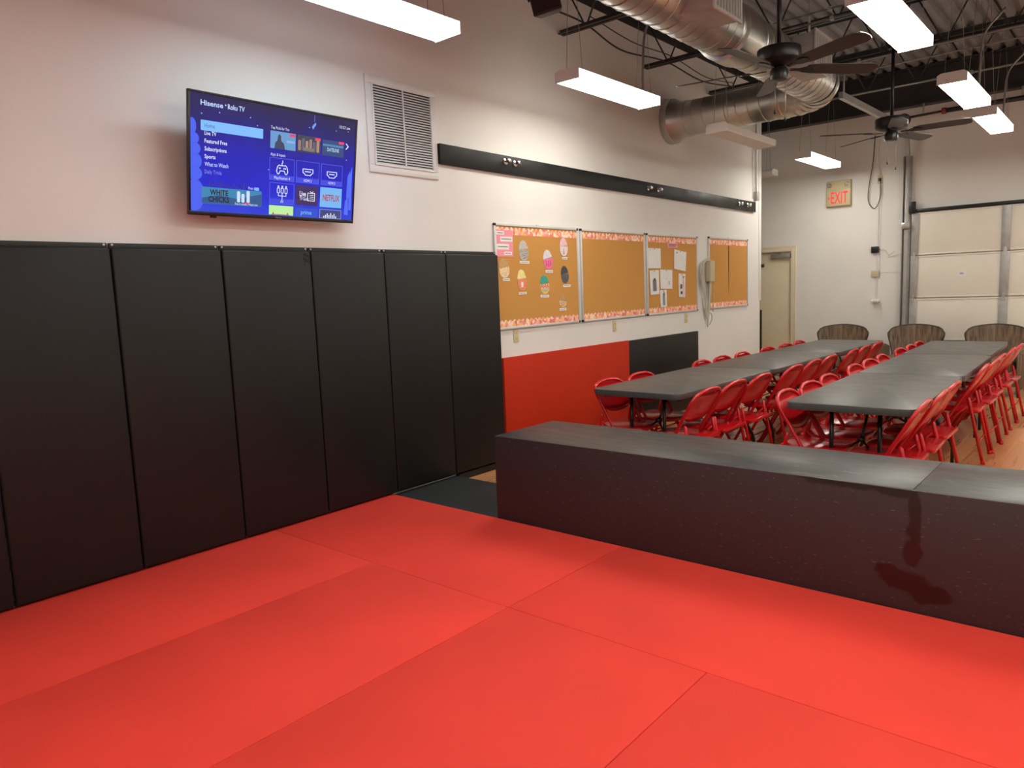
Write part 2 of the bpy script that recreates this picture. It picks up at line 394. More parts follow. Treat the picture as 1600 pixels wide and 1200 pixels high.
# ------------------------------------------------------------------ text helper
def text_mesh(body, wid, hei, material, align='L', bold=0.):
    cu = bpy.data.curves.new('txt', 'FONT'); cu.body = body; cu.size = 1; cu.resolution_u = 2; cu.offset = bold
    o = bpy.data.objects.new('txt', cu); C.objects.link(o); bpy.context.view_layer.update()
    me = bpy.data.meshes.new_from_object(o.evaluated_get(bpy.context.evaluated_depsgraph_get()))
    bpy.data.objects.remove(o); bpy.data.curves.remove(cu)
    xs = [v.co.x for v in me.vertices]; ys = [v.co.y for v in me.vertices]
    x0, x1, y0, y1 = min(xs), max(xs), min(ys), max(ys)
    cap = max(y1, .1); sx = wid/(x1-x0); sy = hei/cap
    for v in me.vertices: v.co = Vector(((v.co.x-x0)*sx, v.co.y*sy, 0))
    me.materials.clear(); me.materials.append(MATS[material]); return me

# ------------------------------------------------------------------ television
TW, TH, tilt = 1.112, .655, math.radians(10.6)
tv = thing('television', 'flat screen TV showing a blue streaming home menu, tilted on white wall', 'television')
cs, sn = math.cos(tilt), math.sin(tilt)
Mt = Matrix(((0, sn, cs), (1, 0, 0), (0, cs, -sn))).to_4x4(); Mt.translation = Vector((.088, 2.528-TW/2, 1.938))
tv.matrix_world = Mt
MB().box((0, 0, -.022), (TW, TH, -.001)).obj('casing', 'tv_plastic', tv, bevel=.003)
MB().box((.2, .06, -.06), (TW-.2, .42, -.0225)).obj('rear_bulge', 'tv_plastic', tv, bevel=.01)
fr = MB()
for a, b in (((0, 0), (TW, .022)), ((0, TH-.012), (TW, TH)), ((0, .022), (.012, TH-.012)), ((TW-.012, .022), (TW, TH-.012))):
    fr.box((a[0], a[1], -.001), (b[0], b[1], .004))
fr.obj('bezel', 'tv_plastic', tv, bevel=.001)
MB().box((.13, -.012, -.016), (.165, .001, -.004)).obj('sensor', 'tv_plastic', tv, bevel=.002)
SX, SY, SW, SH = .012, .022, TW-.024, TH-.034
def screen_mat():
    m = bpy.data.materials.new('screen_glow'); m.use_nodes = True; MATS['screen_glow'] = m
    nt = m.node_tree; N = nt.nodes; L = nt.links; p = N['Principled BSDF']
    p.inputs['Base Color'].default_value = (.004, .004, .006, 1); p.inputs['Roughness'].default_value = .12
    tc = N.new('ShaderNodeTexCoord'); sp = N.new('ShaderNodeSeparateXYZ'); L.new(tc.outputs['Object'], sp.inputs[0])
    nz = N.new('ShaderNodeTexNoise'); nz.inputs['Scale'].default_value = 3.5; L.new(tc.outputs['Object'], nz.inputs['Vector'])
    ad = N.new('ShaderNodeMath'); ad.operation = 'MULTIPLY_ADD'; ad.inputs[1].default_value = .22; L.new(nz.outputs['Fac'], ad.inputs[0]); L.new(sp.outputs[1], ad.inputs[2])
    mr = N.new('ShaderNodeMapRange'); mr.inputs['From Min'].default_value = .11; mr.inputs['From Max'].default_value = SH+.11; L.new(ad.outputs[0], mr.inputs['Value'])
    cr = N.new('ShaderNodeValToRGB'); e = cr.color_ramp.elements
    e[0].color = (*lin(38, 66, 215), 1); e[1].color = (*lin(30, 24, 72), 1)
    for pos, c in ((.22, (16, 28, 205)), (.5, (14, 20, 182)), (.78, (24, 22, 115))):
        q = e.new(pos); q.color = (*lin(*c), 1)
    L.new(mr.outputs[0], cr.inputs[0]); L.new(cr.outputs[0], p.inputs['Emission Color']); p.inputs['Emission Strength'].default_value = 1.0
screen_mat()
scr = MB().box((0, 0, -.001), (SW, SH, .001)).obj('screen', 'screen_glow', tv, loc=(SX, SY, 0))
def em(c, n=[0]):
    k = 'scr_%d_%d_%d' % c
    if k not in MATS: emit(k, lin(*c), 1.0)
    return k
def sbox(name, u0, v0, u1, v1, c, lay=1, r=0.):
    poly = rrect(u0*SW, v0*SH, u1*SW, v1*SH, r*SW, 3) if r else [(u0*SW, v0*SH), (u1*SW, v0*SH), (u1*SW, v1*SH), (u0*SW, v1*SH)]
    return MB().prism(poly, .001, .001+.0004*lay).obj(name, em(c), scr)
def spoly(name, pts, c, lay=1):
    return MB().prism([(a*SW, b*SH) for a, b in pts], .001, .001+.0004*lay).obj(name, em(c), scr)
def stext(body, u0, v0, u1, h, c, lay=4, bold=0.):
    return link('lettering', text_mesh(body, (u1-u0)*SW, h*SH, em(c), bold=bold), scr, (u0*SW, v0*SH, .001+.0004*lay+.0002))
def sline(name, pts, w_, c, lay=4, closed=False):
    P = [Vector((a*SW, b*SH, 0)) for a, b in pts]; mb = MB(); n = len(P); h = .001+.0004*lay
    for i in range(n if closed else n-1):
        a, b = P[i], P[(i+1) % n]; d = (b-a).normalized(); q = Vector((-d.y, d.x, 0))*w_*SW/2; d *= w_*SW*.3
        mb.prism([tuple((a-d-q).xy), tuple((b+d-q).xy), tuple((b+d+q).xy), tuple((a-d+q).xy)], .001, h)
    return mb.obj(name, em(c), scr)
WHT = (225, 232, 250)
stext('Hisense', .052, .905, .170, .042, (190, 215, 255), bold=.02); stext('•', .180, .913, .187, .028, (190, 215, 255)); stext('Roku TV', .195, .905, .288, .042, (190, 215, 255), bold=.02)
sbox('menu_highlight', .053, .695, .396, .782, (122, 186, 250), 2, .004)
stext('Home', .072, .722, .126, .036, (60, 90, 170))
for i, (s_, u1, c) in enumerate((('Live TV', .134, WHT), ('Featured Free', .193, WHT), ('Subscriptions', .190, WHT), ('Sports', .130, WHT), ('What to Watch', .200, (190, 205, 245)), ('Daily Trivia', .164, (105, 125, 220)))):
    stext(s_, .072, .659-.0657*i, u1, .034, c, bold=.012)
stext('Top Picks for You', .442, .800, .553, .026, WHT); stext('10:52 am', .884, .906, .958, .028, WHT); stext('Apps & Inputs', .442, .558, .533, .026, WHT)
# three picture tiles, generic stand-ins
sbox('picture_tile', .440, .625, .596, .783, (96, 150, 205), 2)
spoly('picture_shape', [(.465, .625), (.47, .68), (.482, .70), (.486, .745), (.495, .76), (.504, .745), (.506, .70), (.522, .68), (.53, .625)], (40, 55, 90), 3)
sbox('picture_shape', .54, .69, .59, .712, (130, 175, 220), 3)
sbox('picture_tile', .606, .625, .759, .783, (46, 50, 70), 2)
for k in range(6):
    sbox('picture_shape', .612+k*.024, .64, .630+k*.024, .735+.02*(k % 2), ((150, 120, 110), (90, 90, 110), (170, 135, 115))[k % 3], 3, .004)
sbox('picture_shape', .645, .640, .715, .672, (120, 115, 110), 4)
sbox('picture_tile', .771, .623, .920, .775, (20, 62, 120), 2)
sbox('picture_shape', .775, .715, .916, .735, (70, 130, 185), 3); stext('DATELINE', .805, .668, .886, .034, (190, 225, 245), bold=.01)
for u in (.558, .722, .884): sbox('picture_tag', u, .750, u+.036, .776, (225, 60, 100), 4)
sline('chevron', [(.936, .765), (.951, .738), (.936, .711)], .005, WHT)
# input tiles
for u0, v0, u1, v1 in ((.439, .335, .591, .540), (.606, .335, .755, .540), (.771, .334, .917, .538), (.442, .113, .594, .310)):
    sline('tile_outline', [(u0, v0), (u1, v0), (u1, v1), (u0, v1)], .0022, (88, 100, 225), 3, True)
    sbox('tile_foot', u0+.002, v0+.003, u1-.002, v0+.048, (50, 66, 220), 2)
for s_, u0, u1, v in (('PlayStation 4', .467, .565, .345), ('HDMI 2', .655, .706, .345), ('HDMI 3', .820, .868, .345), ('AV', .508, .527, .124)):
    stext(s_, u0, v, u1, .026, WHT, 5)
sline('gamepad_icon', [(.487, .395), (.481, .42), (.486, .46), (.496, .478), (.506, .474), (.526, .474), (.536, .478), (.546, .46), (.551, .42), (.545, .395), (.537, .395), (.528, .425), (.504, .425), (.495, .395)], .004, WHT, 4, True)
sline('gamepad_icon', [(.516, .475), (.514, .495), (.520, .505), (.517, .522)], .003, WHT)
sline('gamepad_icon', [(.495, .449), (.507, .449)], .003, WHT); sline('gamepad_icon', [(.501, .441), (.501, .458)], .003, WHT)
for du in (.524, .534): sbox('gamepad_icon', du, .442, du+.006, .454, WHT, 4)
for u in (.648, .811):
    sline('port_icon', [(u, .468), (u+.066, .468), (u+.066, .434), (u+.056, .424), (u+.050, .410), (u+.016, .410), (u+.010, .424), (u, .434)], .004, WHT, 4, True)
    sline('port_icon', [(u+.016, .444), (u+.050, .444)], .005, WHT)
for u in (.488, .512, .536):
    sline('plug_icon', [(u, .262), (u+.014, .262), (u+.014, .218), (u, .218)], .003, WHT, 4, True); sline('plug_icon', [(u+.007, .218), (u+.007, .190)], .003, WHT)
    sline('plug_icon', [(u+.004, .262), (u+.004, .283), (u+.010, .283), (u+.010, .262)], .003, WHT)
sline('plug_icon', [(.495, .190), (.543, .190)], .003, WHT); sline('plug_icon', [(.519, .218), (.519, .150)], .003, WHT)
sbox('app_tile', .606, .118, .752, .309, (48, 22, 92), 2); stext('Live', .630, .205, .672, .050, WHT, 5, .02); stext('TV Guide', .632, .165, .690, .034, WHT, 5, .01)
sline('guide_icon', [(.684, .165), (.730, .165), (.730, .240), (.684, .240)], .004, WHT, 4, True)
for v in (.185, .203, .221): sline('guide_icon', [(.697, v), (.722, v)], .003, WHT)
sline('guide_icon', [(.700, .258), (.709, .242), (.720, .258)], .003, WHT)
sbox('app_tile', .768, .114, .919, .311, (112, 182, 238), 2); stext('NETFLIX', .786, .180, .903, .062, (175, 30, 62), 5, .02)
sbox('app_tile', .440, .008, .592, .097, (186, 238, 160), 2)
for u in (.462, .552): sbox('app_mark', u, .009, u+.007, .030, (200, 40, 40), 3)
sbox('app_mark', .455, .009, .568, .014, (200, 40, 40), 3)
sbox('app_tile', .606, .004, .753, .088, (22, 72, 205), 2); stext('prime', .642, .028, .712, .040, (130, 200, 255), 5)
sbox('app_tile', .770, .004, .919, .090, (46, 62, 120), 2); sline('tile_outline', [(.770, .004), (.919, .004), (.919, .090), (.770, .090)], .0025, (150, 170, 230), 3, True)
for k, h in enumerate((.018, .03, .045, .03, .05, .03, .045, .02)): sbox('app_mark', .795+k*.012, .008, .801+k*.012, .008+h, WHT, 4)
# film banner
sbox('film_banner', .057, .072, .394, .216, (44, 130, 178), 2, .006)
spoly('banner_shape', [(.058, .12), (.15, .15), (.25, .13), (.393, .19), (.393, .075), (.058, .075)], (24, 84, 140), 3)
stext('WHITE', .100, .150, .200, .048, (8, 12, 20), 5, .03); stext('CHICKS', .092, .090, .206, .050, (8, 12, 20), 5, .03)
for u, h in ((.250, .1), (.275, .08), (.305, .11)): sbox('banner_shape', u, .10, u+.018, .10+h, (200, 225, 245), 4, .006)
sbox('banner_shape', .295, .088, .320, .104, (215, 50, 110), 5); stext('Free to stream | Watch now', .238, .076, .370, .022, WHT, 6)
stext('Press', .315, .225, .343, .024, WHT); sbox('key_badge', .349, .220, .377, .248, (120, 180, 250), 4, .004)
# plain landscape: stacked rounded blobs, skyline, pale hill
for u, v, ru, rv in ((.008, .72, .022, .07), (.016, .62, .028, .05), (.018, .535, .034, .055), (.022, .43, .036, .07), (.018, .325, .042, .06), (.02, .14, .052, .14)):
    pts = [(max(.001, u+ru*math.cos(a*PI/10)), v+rv*math.sin(a*PI/10)) for a in range(20)]
    spoly('landscape_shape', pts, (62, 92, 238), 1)
for k in range(16):
    h = random.uniform(.015, .07); sbox('skyline_shape', .095+k*.0145, .225, .105+k*.0145, .225+h, (28, 30, 150), 1)
for u, v, w_, h in ((.955, .05, .03, .18), (.965, .22, .025, .28), (.98, .1, .02, .45)): spoly('landscape_shape', [(u-w_/2, v), (u+min(w_/2, .999-u), v), (u+min(w_/2, .999-u)*.7, v+h), (u-w_/3, v+h*.8)], (70, 105, 240), 1)
for u, v in ((.055, .83), (.15, .86), (.20, .91), (.32, .86), (.68, .86), (.86, .87), (.945, .88), (.94, .60), (.43, .42), (.36, .80)): sbox('star', u, v, u+.005, v+.009, (170, 180, 235), 1)
sline('hanging_figure', [(.716, .985), (.713, .925)], .002, (110, 120, 220)); spoly('hanging_figure', [(.698, .875), (.712, .905), (.722, .92), (.725, .90), (.712, .87), (.706, .85)], (110, 150, 245), 3)
link('maker_lettering', text_mesh('Hisense', .04, .008, 'alum'), tv, (.535, .007, .0045))
mt = MB().tube([(.55, .30, -.06), (.55, .36, -.11), (.55, .33, -.2)], .018, 8); mt.box((.45, .22, -.204), (.65, .44, -.192)); mt.box((.42, .12, -.075), (.46, .50, -.061)).box((.65, .12, -.075), (.69, .50, -.061)).box((.36, .26, -.088), (.76, .31, -.076))
mt.obj('wall_mount', 'plastic_black', tv)

# ------------------------------------------------------------------ return-air vent
t = thing('air_vent', 'white louvred return air vent grille high on wall right of TV', 'vent', (XW, 3.361, 2.318))
VW, VH = .665, .660
fr = MB()
for a, b in (((0, 0), (VW, .055)), ((0, VH-.055), (VW, VH)), ((0, .055), (.055, VH-.055)), ((VW-.055, .055), (VW, VH-.055))):
    fr.box((0.001, a[0], a[1]), (.014, b[0], b[1]))
fr.obj('frame', 'vent_paint', t, bevel=.004)
fi = MB()
for a, b in (((.05, .05), (VW-.05, .062)), ((.05, VH-.062), (VW-.05, VH-.05)), ((.05, .062), (.062, VH-.062)), ((VW-.062, .062), (VW-.05, VH-.062))): fi.box((.010, a[0], a[1]), (.022, b[0], b[1]))
fi.obj('inner_frame', 'vent_paint', t, bevel=.002)
MB().box((.0005, .056, .056), (.0025, VW-.056, VH-.056)).obj('backing', 'vent_dark', t)
sl = MB().quadbox([(.003, .06, .0005), (.018, .06, -.0125), (.018, VW-.06, -.0125), (.003, VW-.06, .0005), (.003, .06, .003), (.018, .06, -.010), (.018, VW-.06, -.010), (.003, VW-.06, .003)]).mesh('slat', 'vent_paint')
for k in range(29): link('slat', sl, t, (0, 0, .075+k*(VH-.135)/28.5))
MB().box((.017, VW/2-.006, .06), (.023, VW/2+.006, VH-.06)).obj('centre_bar', 'vent_paint', t, bevel=.001)

# ------------------------------------------------------------------ black coat plank with knobs
t = thing('wall_plank', 'long black painted plank with hook knobs running along white wall', 'plank', (XW, 4.03, 2.40))
PL = 6.05
poly = [(0, .040), (PL, .010), (PL, .145), (0, .190)]
MB().prism(poly, .001, .034, 'x').obj('board', 'board_black', t, bevel=.003)
km = MB().lathe([(.026, 0), (.028, .006), (.012, .012), (.010, .035), (.020, .042), (.020, .052), (.012, .058)], 14, Matrix.Rotation(PI/2, 4, 'Y')).mesh('knob', 'chrome')
for yy, zz in ((4.79, 2.535), (4.915, 2.532), (7.14, 2.505), (7.36, 2.505), (9.52, 2.487), (9.79, 2.487)):
    link('knob', km, t, (.034, yy-4.03, zz-2.40))

# ------------------------------------------------------------------ corkboards
def scallop(y0, y1, z0, z1, up_):
    n = int((y1-y0)/.058); out = []
    for i in range(n):
        a = y0+(y1-y0)*i/n; b = y0+(y1-y0)*(i+1)/n; m_ = (a+b)/2; h = z1-z0
        if up_: out += [(a, z1-.3*h), (a+(m_-a)*.6, z1-.08*h), (m_, z1), (m_+(b-m_)*.4, z1-.08*h)]
        else: out += [(a, z1-.3*h), (a+(m_-a)*.6, z1-.08*h), (m_, z1), (m_+(b-m_)*.4, z1-.08*h)]
    out.append((y1, z1-.3*(z1-z0)))
    return [(y0, z0), (y1, z0)]+out[::-1]
def corkboard(y0, y1, z0, z1, label):
    t = thing('corkboard', label, 'corkboard', (XW, y0, z0), 0, 'corkboards on the left wall')
    Wd, Hd = y1-y0, z1-z0; F = .022
    MB().box((.001, .005, .005), (.012, Wd-.005, Hd-.005)).obj('cork_panel', 'cork', t)
    for nm, a, b in (('frame_rail', (F, 0), (Wd-F, F)), ('frame_rail', (F, Hd-F), (Wd-F, Hd)), ('frame_rail', (0, F), (F, Hd-F)), ('frame_rail', (Wd-F, F), (Wd, Hd-F))):
        MB().box((.001, a[0], a[1]), (.020, b[0], b[1])).obj(nm, 'alum', t, bevel=.002)
    cm = MB().box((.001, 0, 0), (.022, F, F)).mesh('corner_cap', 'plastic_black', bevel=.003)
    for a, b in ((0, 0), (Wd-F, 0), (0, Hd-F), (Wd-F, Hd-F)): link('corner_cap', cm, t, (0, a, b))
    MB().prism(scallop(F, Wd-F, F, F+.062, True), .0122, .0135, 'x').obj('border_strip', 'border_print', t)
    MB().prism(scallop(F, Wd-F, Hd-F-.072, Hd-F-.006, False), .0122, .0135, 'x').obj('border_strip', 'border_print', t)
    MB().box((.001, Wd/2-.02, Hd), (.012, Wd/2+.02, Hd+.008)).obj('hanger_clip', 'alum', t)
    return t
CZ0, CZ1 = 1.125, 2.025
corkboard(4.63, 5.835, CZ0, CZ1, 'corkboard with paper egg drawings beside the black wall pads')
corkboard(5.875, 7.085, CZ0, CZ1, 'empty corkboard between the egg board and the board of papers')
corkboard(7.125, 8.335, CZ0, CZ1, 'corkboard with white papers and pink slip pinned on')
b4 = corkboard(8.645, 9.85, CZ0+.005, CZ1+.01, 'rightmost corkboard with a dark vertical split down its middle')
MB().prism([(.590, .155), (.602, .30), (.606, .80), (.590, .83), (.580, .80), (.586, .30)], .0121, .0126, 'x').obj('split', 'vent_dark', b4)
XP = XW+.0142
def zz_half(w_, h, top, n=5):
    # egg outline in (y,z), split by a zigzag crack at z=.55h
    f = lambda z: w_/2*math.sqrt(max(0, 1-((z-.42*h)/(.42*h if z < .42*h else .58*h))**2))
    zc = .55*h
    zig = [(-f(zc)+2*f(zc)*i/(2*n), zc+(.035*h if i % 2 else -.035*h)) for i in range(2*n+1)]
    if top:
        arcp = [(f(z), z) for z in [zc+(h-zc)*k/10 for k in range(1, 10)]]+[(0, h)]+[(-f(z), z) for z in [h-(h-zc)*k/10 for k in range(1, 10)]]
        return zig+arcp
    arcp = [(-f(z), z) for z in [zc*(1-k/10) for k in range(1, 10)]]+[(0, 0)]+[(f(z), z) for z in [zc*k/10 for k in range(1, 10)]]
    return arcp+zig[::-1]
def pm(c):
    k = 'crayon_%d_%d_%d' % c
    if k not in MATS: mat(k, lin(*c), .75, var=.18, vscale=60)
    return k
def slip(y0, y1, z0, z1, label, rz=0., m_='paper', name='name_slip', cat='paper slip', group=None, x=XP, lines=1):
    t = thing(name, label, cat, (x, (y0+y1)/2, (z0+z1)/2), 0, group); t.rotation_euler = (rz, 0, 0)
    w_, h = (y1-y0)/2, (z1-z0)/2
    MB().box((0, -w_, -h), (.0012, w_, h)).obj('sheet', m_, t)
    for k in range(lines):
        zc = h-(k+1)*2*h/(lines+1)
        MB().box((.0012, -w_*.78, zc-min(.004, h*.18)), (.0015, w_*(.78-.25*(k % 2)), zc+min(.004, h*.18))).obj('pencil_writing', 'pencil', t)
    return t
eggs = [('grey scribbled egg drawing near top of corkboard', 4.938, 5.078, 1.71, 1.885, (196, 192, 184), (178, 175, 168), 'scribble', (4.953, 5.083, 1.688, 1.710), .05),
 ('paper egg drawing with white top and bright pink bottom', 5.289, 5.436, 1.639, 1.811, (220, 218, 222), (236, 120, 165), 'stripes', (5.313, 5.423, 1.606, 1.631), -.08),
 ('white egg drawing with pink top at upper right of corkboard', 5.532, 5.666, 1.759, 1.924, (240, 195, 205), (226, 216, 214), 'line', (5.570, 5.655, 1.730, 1.751), .06),
 ('tan and cream egg drawing beside black wall pad', 4.682, 4.825, 1.567, 1.727, (196, 160, 108), (232, 208, 165), None, (4.718, 4.808, 1.541, 1.563), -.15),
 ('egg drawing with yellow top and orange bottom', 4.905, 5.039, 1.452, 1.633, (238, 226, 150), (240, 140, 110), 'patch', (4.923, 5.031, 1.421, 1.441), .03),
 ('egg drawing with rainbow zigzag stripes and teal top', 5.223, 5.367, 1.415, 1.580, (60, 165, 150), (245, 205, 110), 'rainbow', (5.229, 5.354, 1.385, 1.408), .0),
 ('dark grey shaded egg drawing at right of corkboard', 5.551, 5.679, 1.504, 1.664, (70, 72, 74), (96, 96, 98), 'scribble', (5.577, 5.694, 1.472, 1.494), -.05),
 ('smallest egg drawing, tan with red spots, lowest on corkboard', 5.494, 5.621, 1.285, 1.391, (190, 150, 110), (222, 190, 145), 'spots', (5.509, 5.614, 1.253, 1.277), .1)]
for lb, y0, y1, z0, z1, ct, cb_, deco, lab, tw in eggs:
    w_, h = (y1-y0)*.92, z1-z0
    t = thing('egg_drawing', lb, 'drawing', (XP, (y0+y1)/2, z0), 0, 'paper eggs on the corkboard'); t.rotation_euler = (-tw, 0, 0)
    MB().prism(zz_half(w_, h, False), 0, .0015, 'x').obj('lower_shell', pm(cb_), t)
    tp = MB().prism(zz_half(w_, h, True), 0, .0015, 'x').obj('upper_shell', pm(ct), t); tp.location = (.0005, .004, .006); tp.rotation_euler = (.12, 0, 0)
    def bar(pts, c): MB().prism(pts, .0015, .0020, 'x').obj('crayon_mark', pm(c), t)
    if deco == 'rainbow':
        for k, c in enumerate(((90, 180, 190), (245, 160, 140), (130, 100, 175), (240, 110, 120))):
            zc = h*(.13+.105*k); n = 6; ww = w_*(.36, .46, .46, .42)[k]
            P = [(-ww+2*ww*i/n, zc+(.012 if i % 2 else -.004)) for i in range(n+1)]
            bar(P+[(a, b+.010) for a, b in P[::-1]], c)
    elif deco == 'stripes':
        for k in (-1, 0, 1): bar([(k*w_*.22-.006, h*.15), (k*w_*.22+.006, h*.15), (k*w_*.22+.006, h*.46), (k*w_*.22-.006, h*.46)], (215, 70, 130))
    elif deco == 'line': bar([(-.004, h*.1), (.006, h*.1), (.003, h*.42), (-.006, h*.42)], (200, 90, 105))
    elif deco == 'patch': bar([(-.016, h*.16), (.014, h*.16), (.014, h*.42), (-.016, h*.42)], (240, 232, 222))
    elif deco == 'scribble':
        for k in range(7):
            a = random.uniform(-w_*.3, w_*.3); zc = h*(.12+.06*k); bar([(a-.02, zc), (a+.022, zc+.008), (a+.022, zc+.0105), (a-.02, zc+.0025)], (60, 60, 62))
    elif deco == 'spots':
        for a, zc in ((-.02, .3), (.015, .22), (.0, .42), (.022, .4), (-.012, .15)): bar([(a-.006, zc*h), (a, zc*h-.006), (a+.006, zc*h), (a, zc*h+.006)], (190, 70, 60))
    slip(*lab, 'name slip under the '+lb.replace('paper ', '').replace('at upper right of corkboard', '').replace('near top of corkboard', '').replace('at right of corkboard', '').replace('beside black wall pad', '').strip(' ,').split(',')[0], random.uniform(-.04, .04), group='name slips on the egg board')
ps = thing('pink_sheet', 'pink paper sheet with white text strips on corkboard by the pads', 'paper', (XP, 4.755, 1.858))
MB().box((0, -.114, -.112), (.0012, .114, .112)).obj('sheet', 'pink_paper', ps)
for y0, y1, z0, z1 in ((4.657, 4.756, 1.929, 1.958), (4.703, 4.862, 1.873, 1.914), (4.657, 4.814, 1.805, 1.853), (4.747, 4.850, 1.761, 1.788)):
    st = MB().box((.0012, y0-4.755, z0-1.858), (.0022, y1-4.755, z1-1.858)).obj('text_strip', 'paper', ps)
    MB().box((.0022, y0-4.755+.012, (z0+z1)/2-1.858-.003), (.0025, y1-4.755-.015, (z0+z1)/2-1.858+.003)).obj('print_line', 'pencil', st)
slip(7.594, 7.834, 1.880, 1.930, 'pink title slip at top of the corkboard of papers', 0, 'pink_paper', 'title_slip', 'paper slip', lines=2)
def page(y0, y1, z0, z1, label, rx, deco):
    t = thing('paper_sheet', label, 'paper', (XP, (y0+y1)/2, (z0+z1)/2), 0, 'papers on the third corkboard'); t.rotation_euler = (rx, 0, 0)
    w_, h = (y1-y0)/2, (z1-z0)/2
    rows = []
    for a in range(5): rows.append([(.0012+.006*(a/4)**2*(1-b/4), -w_+2*w_*b/4, h-2*h*a/4) for b in range(5)])
    mb = MB().grid(rows); n = len(mb.v); mb.grid([[(p[0]-.0010, p[1], p[2]) for p in r[::-1]] for r in rows]); mb.obj('sheet', 'paper', t)
    pinm = MB().lathe([(.005, 0), (.005, .004), (.002, .006)], 8, Matrix.Rotation(PI/2, 4, 'Y')).obj('pin', 'plastic_black', t, loc=(.0013, 0, h*.92))
    for (a, b, c, d, col) in deco: MB().prism([(a*w_, b*h), (c*w_, b*h), (c*w_*.92, d*h), (a*w_*.92, d*h)], .009, .0094, 'x').obj('pencil_drawing', pm(col), t)
page(7.150, 7.434, 1.645, 1.865, 'blank white paper at top left of the third corkboard', .0, [(-.85, .80, -.7, .86, (150, 150, 150))])
page(7.745, 8.040, 1.623, 1.848, 'tapering white paper at top right of the third corkboard', -.10, [(-.8, .62, -.6, .8, (150, 150, 155))])
page(7.185, 7.389, 1.354, 1.623, 'white paper with dark pencil figure on the third corkboard', .03, [(-.45, -.7, .3, .2, (120, 120, 128)), (-.3, .15, .12, .35, (90, 90, 96))])
page(7.415, 7.698, 1.412, 1.628, 'white paper in the middle of the third corkboard', -.02, [(.3, -.6, .42, -.2, (140, 140, 140)), (-.2, .05, .0, .1, (160, 160, 160))])
page(7.845, 8.016, 1.306, 1.582, 'tall narrow drawing with pink marks on the third corkboard', -.04, [(-.6, -.3, -.1, .1, (110, 90, 80)), (-.5, -.75, .0, -.5, (70, 70, 70)), (.3, -.9, .6, .5, (240, 190, 205)), (.1, .6, .5, .8, (200, 120, 140))])
page(7.409, 7.561, 1.207, 1.401, 'small lowest paper with pencil drawing on the third corkboard', .02, [(-.3, -.8, .3, .6, (150, 150, 155)), (-.1, .3, .2, .75, (100, 100, 105))])

# outlets under the boards
def outlet(loc, label, rz=0.):
    t = thing('wall_outlet', label, 'outlet', loc, rz, 'almond wall outlets')
    MB().box((.001, -.035, -.058), (.007, .035, .058)).obj('cover_plate', 'outlet_almond', t, bevel=.003)
    for z in (-.025, .025):
        s_ = MB().prism(rrect(-.017, z-.016, .017, z+.016, .008, 3), .007, .009, 'x').obj('socket', 'outlet_almond', t)
        MB().box((.009, -.008, z-.004), (.0096, -.005, z+.006)).box((.009, .005, z-.004), (.0096, .008, z+.006)).obj('slot', 'outlet_slot', s_)
    return t
outlet((XW, 4.876, 1.062), 'almond wall outlet under the egg corkboard')
outlet((XW, 6.465, 1.050), 'almond wall outlet under the empty corkboard')
outlet((XW, 8.053, 1.050), 'almond wall outlet under the corkboard of papers')
# control box with coiled cable
t = thing('cable_box', 'beige wall control box with coiled cable hanging between the right corkboards', 'control box', (XW, 8.55, 1.60))
MB().box((.02, .0, -.125), (.085, .125, .135)).obj('housing', 'beige_plastic', t, bevel=.006)
MB().box((.001, .01, -.11), (.02, .115, .12)).obj('backplate', 'beige_plastic', t)
for k in range(6):
    a = .018*k
    P = [(.05+.008*(k % 3), .09-a*.3, .10), (.055, .02, .165-.006*k), (.05, -.10-a*.5, .10), (.045, -.13-a*.4+.05*(k % 2), -.12), (.04, -.06+.02*k*.3, -.40), (.04, -.01+.006*k, -.58), (.045, .02+.008*k, -.40), (.05, .05+.006*k, -.15), (.05, .08, .05)]
    MB().tube(spline(P, 6), .007, 6).obj('cable_loop', 'cable_grey', t)
MB().tube(spline([(.04, .0, -.55), (.05, -.02, -.64), (.04, .01, -.685), (.03, .04, -.63), (.04, .02, -.56)], 6), .006, 6).obj('cable_end', 'cable_grey', t)
MB().tube(spline([(.06, .12, .08), (.06, .13, -.10), (.05, .15, -.35), (.04, .16, -.50)], 6), .006, 6).obj('cable_end', pm((225, 170, 140)), t)
MB().tube(spline([(.04, .02, -.5), (.05, .09, -.53), (.045, .11, -.6), (.04, .05, -.66)], 6), .004, 6).obj('cable_end', pm((120, 110, 100)), t)
# conduit and junction box at the end of the plank
t = thing('wall_conduit', 'white vertical conduit with junction box at the end of the wall', 'conduit', (XW, 10.13, 2.63))
MB().tube([(.02, 0, .06), (.02, 0, 1.35)], .012, 8).obj('pipe', 'white_metal', t)
MB().tube([(.014, -.10, -.04), (.014, -.10, 1.35)], .006, 8).obj('wire', 'white_metal', t)
MB().box((.001, -.045, -.06), (.05, .045, .06)).obj('junction_box', 'galvanized_matte', t, bevel=.004)

